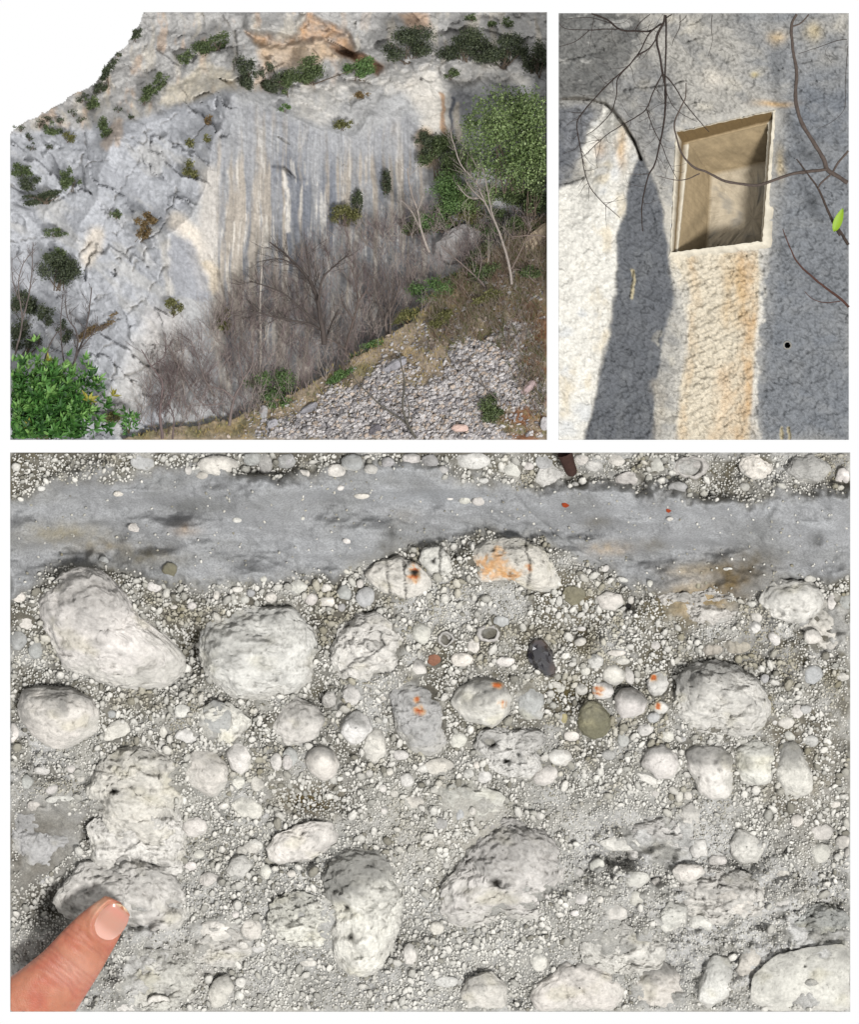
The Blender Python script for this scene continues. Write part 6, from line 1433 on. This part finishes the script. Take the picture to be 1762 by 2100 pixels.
bare_tree('c3', [([(965, 1330), (950, 1180), (965, 1000), (900, 900), (840, 800)], 10, 3), ([(950, 1180), (1020, 1080), (1060, 900)], 5, 2), ([(1025, 1330), (1030, 1200), (990, 1080)], 6, 2), ([(900, 900), (980, 830), (980, 700)], 4, 2)], 'purplish bare tree at the lower edge near the pale cliff foot', (112, 98, 96), -.1, 26, 44, seed=10)
bare_tree('c3', [([(1360, 1250), (1390, 1090), (1440, 980), (1420, 850), (1410, 760)], 10, 3), ([(1390, 1090), (1330, 1040), (1230, 1000), (1180, 860), (1130, 740)], 6, 2), ([(1440, 980), (1500, 880), (1500, 700)], 5, 2), ([(1330, 1120), (1180, 1100), (1000, 780)], 4, 2)], 'many-armed bare tree beside the bright green shrub', (122, 110, 106), -.0, 28, 46, seed=11)
bare_tree('c4', [([(1380, 480), (1300, 380), (1200, 290), (1080, 180)], 7, 3), ([(1300, 380), (1320, 260), (1280, 150)], 4, 2)], 'bare stem slanting over the low bush on the upper bank', (120, 108, 102), .7, 18, 40, seed=12)
bare_tree('c4', [([(1500, 320), (1560, 200), (1620, 60)], 5, 2), ([(1640, 400), (1560, 330), (1500, 320)], 5, 3), ([(1740, 140), (1640, 120), (1500, 130)], 4, 3)], 'low bare stems at the edge of the upper bank', (126, 112, 104), .65, 18, 40, seed=13)
bare_tree('c4', [([(940, 1340), (880, 1240), (850, 1130), (862, 1000), (840, 880), (830, 800)], 8, 3), ([(880, 1240), (720, 1130), (590, 1000), (540, 930)], 6, 3), ([(880, 1240), (890, 1160), (870, 1060)], 4, 2)], 'thin bare twigs crossing the scree in the foreground', (96, 92, 84), -.25, 5, 26, seed=14)
bare_tree('c4', [([(1430, 1110), (1340, 1020), (1290, 910), (1240, 860)], 5, 2), ([(1340, 1020), (1250, 960), (1190, 860)], 3, 2)], 'short bare twig leaning over the right of the scree', (104, 96, 90), -.1, 8, 26, seed=15)

# the mass of thin stems below the cliff
g = np.random.default_rng(31)
ZONE = [(285, 880), (300, 800), (360, 730), (430, 690), (500, 600), (560, 560), (640, 520), (700, 480), (790, 460), (860, 440), (940, 470), (1050, 470), (1090, 470), (985, 545), (880, 625), (835, 668), (720, 748), (590, 820), (520, 850), (400, 880)]
paths = []; cols = []
bx = 285 + g.random(4000) * 810; by = 440 + g.random(4000) * 450
ok = sdf(bx, by, ZONE) < 6; bx, by = bx[ok][:800], by[ok][:800]
pv, pc = [], []
for x, y in zip(bx, by):
    y0 = float(ground_y(x, y)) - .12 - .25 * g.random(); Hh = g.uniform(30, 88) * (1.0 if y > 640 else 0.75); c = alb(*[(150, 134, 132), (170, 156, 150), (128, 112, 110), (184, 172, 162)][int(g.integers(4))])
    for _ in range(int(g.integers(2, 5))):
        d = np.array([g.normal(0, .45) - .04, -1.0]); q = [np.array([x, y])]; L = Hh * g.uniform(.6, 1.1)
        for s in range(6):
            d = d + g.normal(0, .13, 2); d /= np.linalg.norm(d); q.append(q[-1] + d * L / 6)
        q = np.array(q); q[:, 0] = np.clip(q[:, 0], AX0 + 1, AX1 - 1); q[:, 1] = np.clip(q[:, 1], AY0 + 1, AY1 - 1)
        paths.append((at(q[:, 0], q[:, 1], np.full(7, y0) + .04 * g.normal()), np.linspace(.5, .24, 7) * (1.25 if g.random() > .7 else 1) / 100)); cols.append((7 * 3, c))
        for b in (2, 3, 4, 5):
            e = d * L * .4; an = g.choice([-1, 1]) * g.uniform(.4, .9); e = np.array([e[0] * math.cos(an) - e[1] * math.sin(an), e[0] * math.sin(an) + e[1] * math.cos(an)]) * g.uniform(.4, 1)
            z = np.stack([q[b], q[b] + e * .5 + g.normal(0, 1.5, 2), q[b] + e]); z[:, 0] = np.clip(z[:, 0], AX0 + 1, AX1 - 1)
            paths.append((at(z[:, 0], z[:, 1], np.full(3, y0) + .03 * g.normal()), np.array([.26, .2, .15]) / 100)); cols.append((9, c))
V, F = tubes(paths, 3)
obj('undergrowth', mesh_np('undergrowth', V, F, np.concatenate([np.tile(c, (n, 1)) for n, c in cols])), M_BARK, kind='stuff', label='purplish mass of thin bare stems filling the slope below the cliff', cat='undergrowth')

bx = 880 + g.random(5000) * 240; by = 450 + g.random(5000) * 420
ok = (sdf(bx, by, [(870, 640), (960, 560), (1124, 440), (1124, 905), (1070, 800), (1010, 690), (900, 720), (840, 740)]) < 4) & (sdf(bx, by, HILL) < 0); bx, by = bx[ok][:620], by[ok][:620]
paths, cols = [], []
for x, y in zip(bx, by):
    y0 = float(hill_y(x, y)) - .05; c = alb(*[(150, 134, 118), (164, 150, 138), (132, 110, 94), (112, 114, 78)][int(g.integers(4))])
    for _ in range(4):
        d = np.array([g.normal(-.25, .6), -1.0]); q = [np.array([x, y])]; L = g.uniform(14, 42)
        for s_ in range(5):
            d = d + g.normal(0, .2, 2); d /= np.linalg.norm(d); q.append(q[-1] + d * L / 5)
        q = np.array(q); q[:, 0] = np.clip(q[:, 0], AX0 + 1, AX1 - 1); q[:, 1] = np.clip(q[:, 1], AY0 + 1, AY1 - 1)
        paths.append((at(q[:, 0], q[:, 1], np.full(6, y0) - .1 * g.random()), np.linspace(.5, .25, 6) / 100)); cols.append((18, c))
V, F = tubes(paths, 3)
obj('brushwood', mesh_np('brushwood', V, F, np.concatenate([np.tile(c, (n, 1)) for n, c in cols])), M_BARK, kind='stuff', label='low brown brushwood over the upper bank', cat='brushwood')

# dry grass and low herbs on the bank
n = 15000
x = 230 + g.random(n) * 890; y = 430 + g.random(n) * 470
dh_ = sdf(x, y, HILL); sc_ = sdf(x + 10 * fbm(x / 30, y / 30, o=3, s=441), y, SCREE)
ok = (dh_ < 10) & ((sc_ > 2) | (g.random(n) < .04)) & (y < 898) & (x < 1118); x, y = x[ok], y[ok]; n = len(x)
yy = hill_y(x, y) - .03
P = at(x, y, yy); T = np.stack([g.normal(-.25, .5, n), g.normal(-.2, .3, n), np.full(n, .8)], 1); N = g.normal(size=(n, 3)) + [0, -1, 0]
L = g.uniform(.04, .11, n); f_ = fbm(x / 60, y / 45, o=3, s=443); t = g.random(n)
Cc = np.empty((n, 3)); Cc[:] = alb(164, 142, 96); Cc = mix(Cc, alb(112, 120, 66), ss(-.2, .3, f_ + .3 * blob(x, y, 880, 650, 90, 60)) * (t > .3)); Cc = mix(Cc, alb(182, 166, 98), (t > .75) * 1.0 * ss(1000, 900, x)); Cc = mix(Cc, alb(132, 92, 66), ss(960, 1060, x) * (t < .6) * .9)
near = y > 860
okk = (y - L * 100 < 900)
V, F, Cv = leaf_mesh(P, N, T, L, L * .16, Cc)
obj('dry_grass', mesh_np('dry_grass', V, F, Cv, smooth=False), M_GRASS, kind='stuff', label='dry yellow and brown grass covering the bank', cat='grass')
# leaves caught on the foreground twigs
for i_, (x, y, L, a) in enumerate([(720, 800, 9, .4), (742, 808, 8, -.6), (835, 800, 12, -1.2), (828, 870, 12, .4), (803, 830, 12, .9)]):
    pass
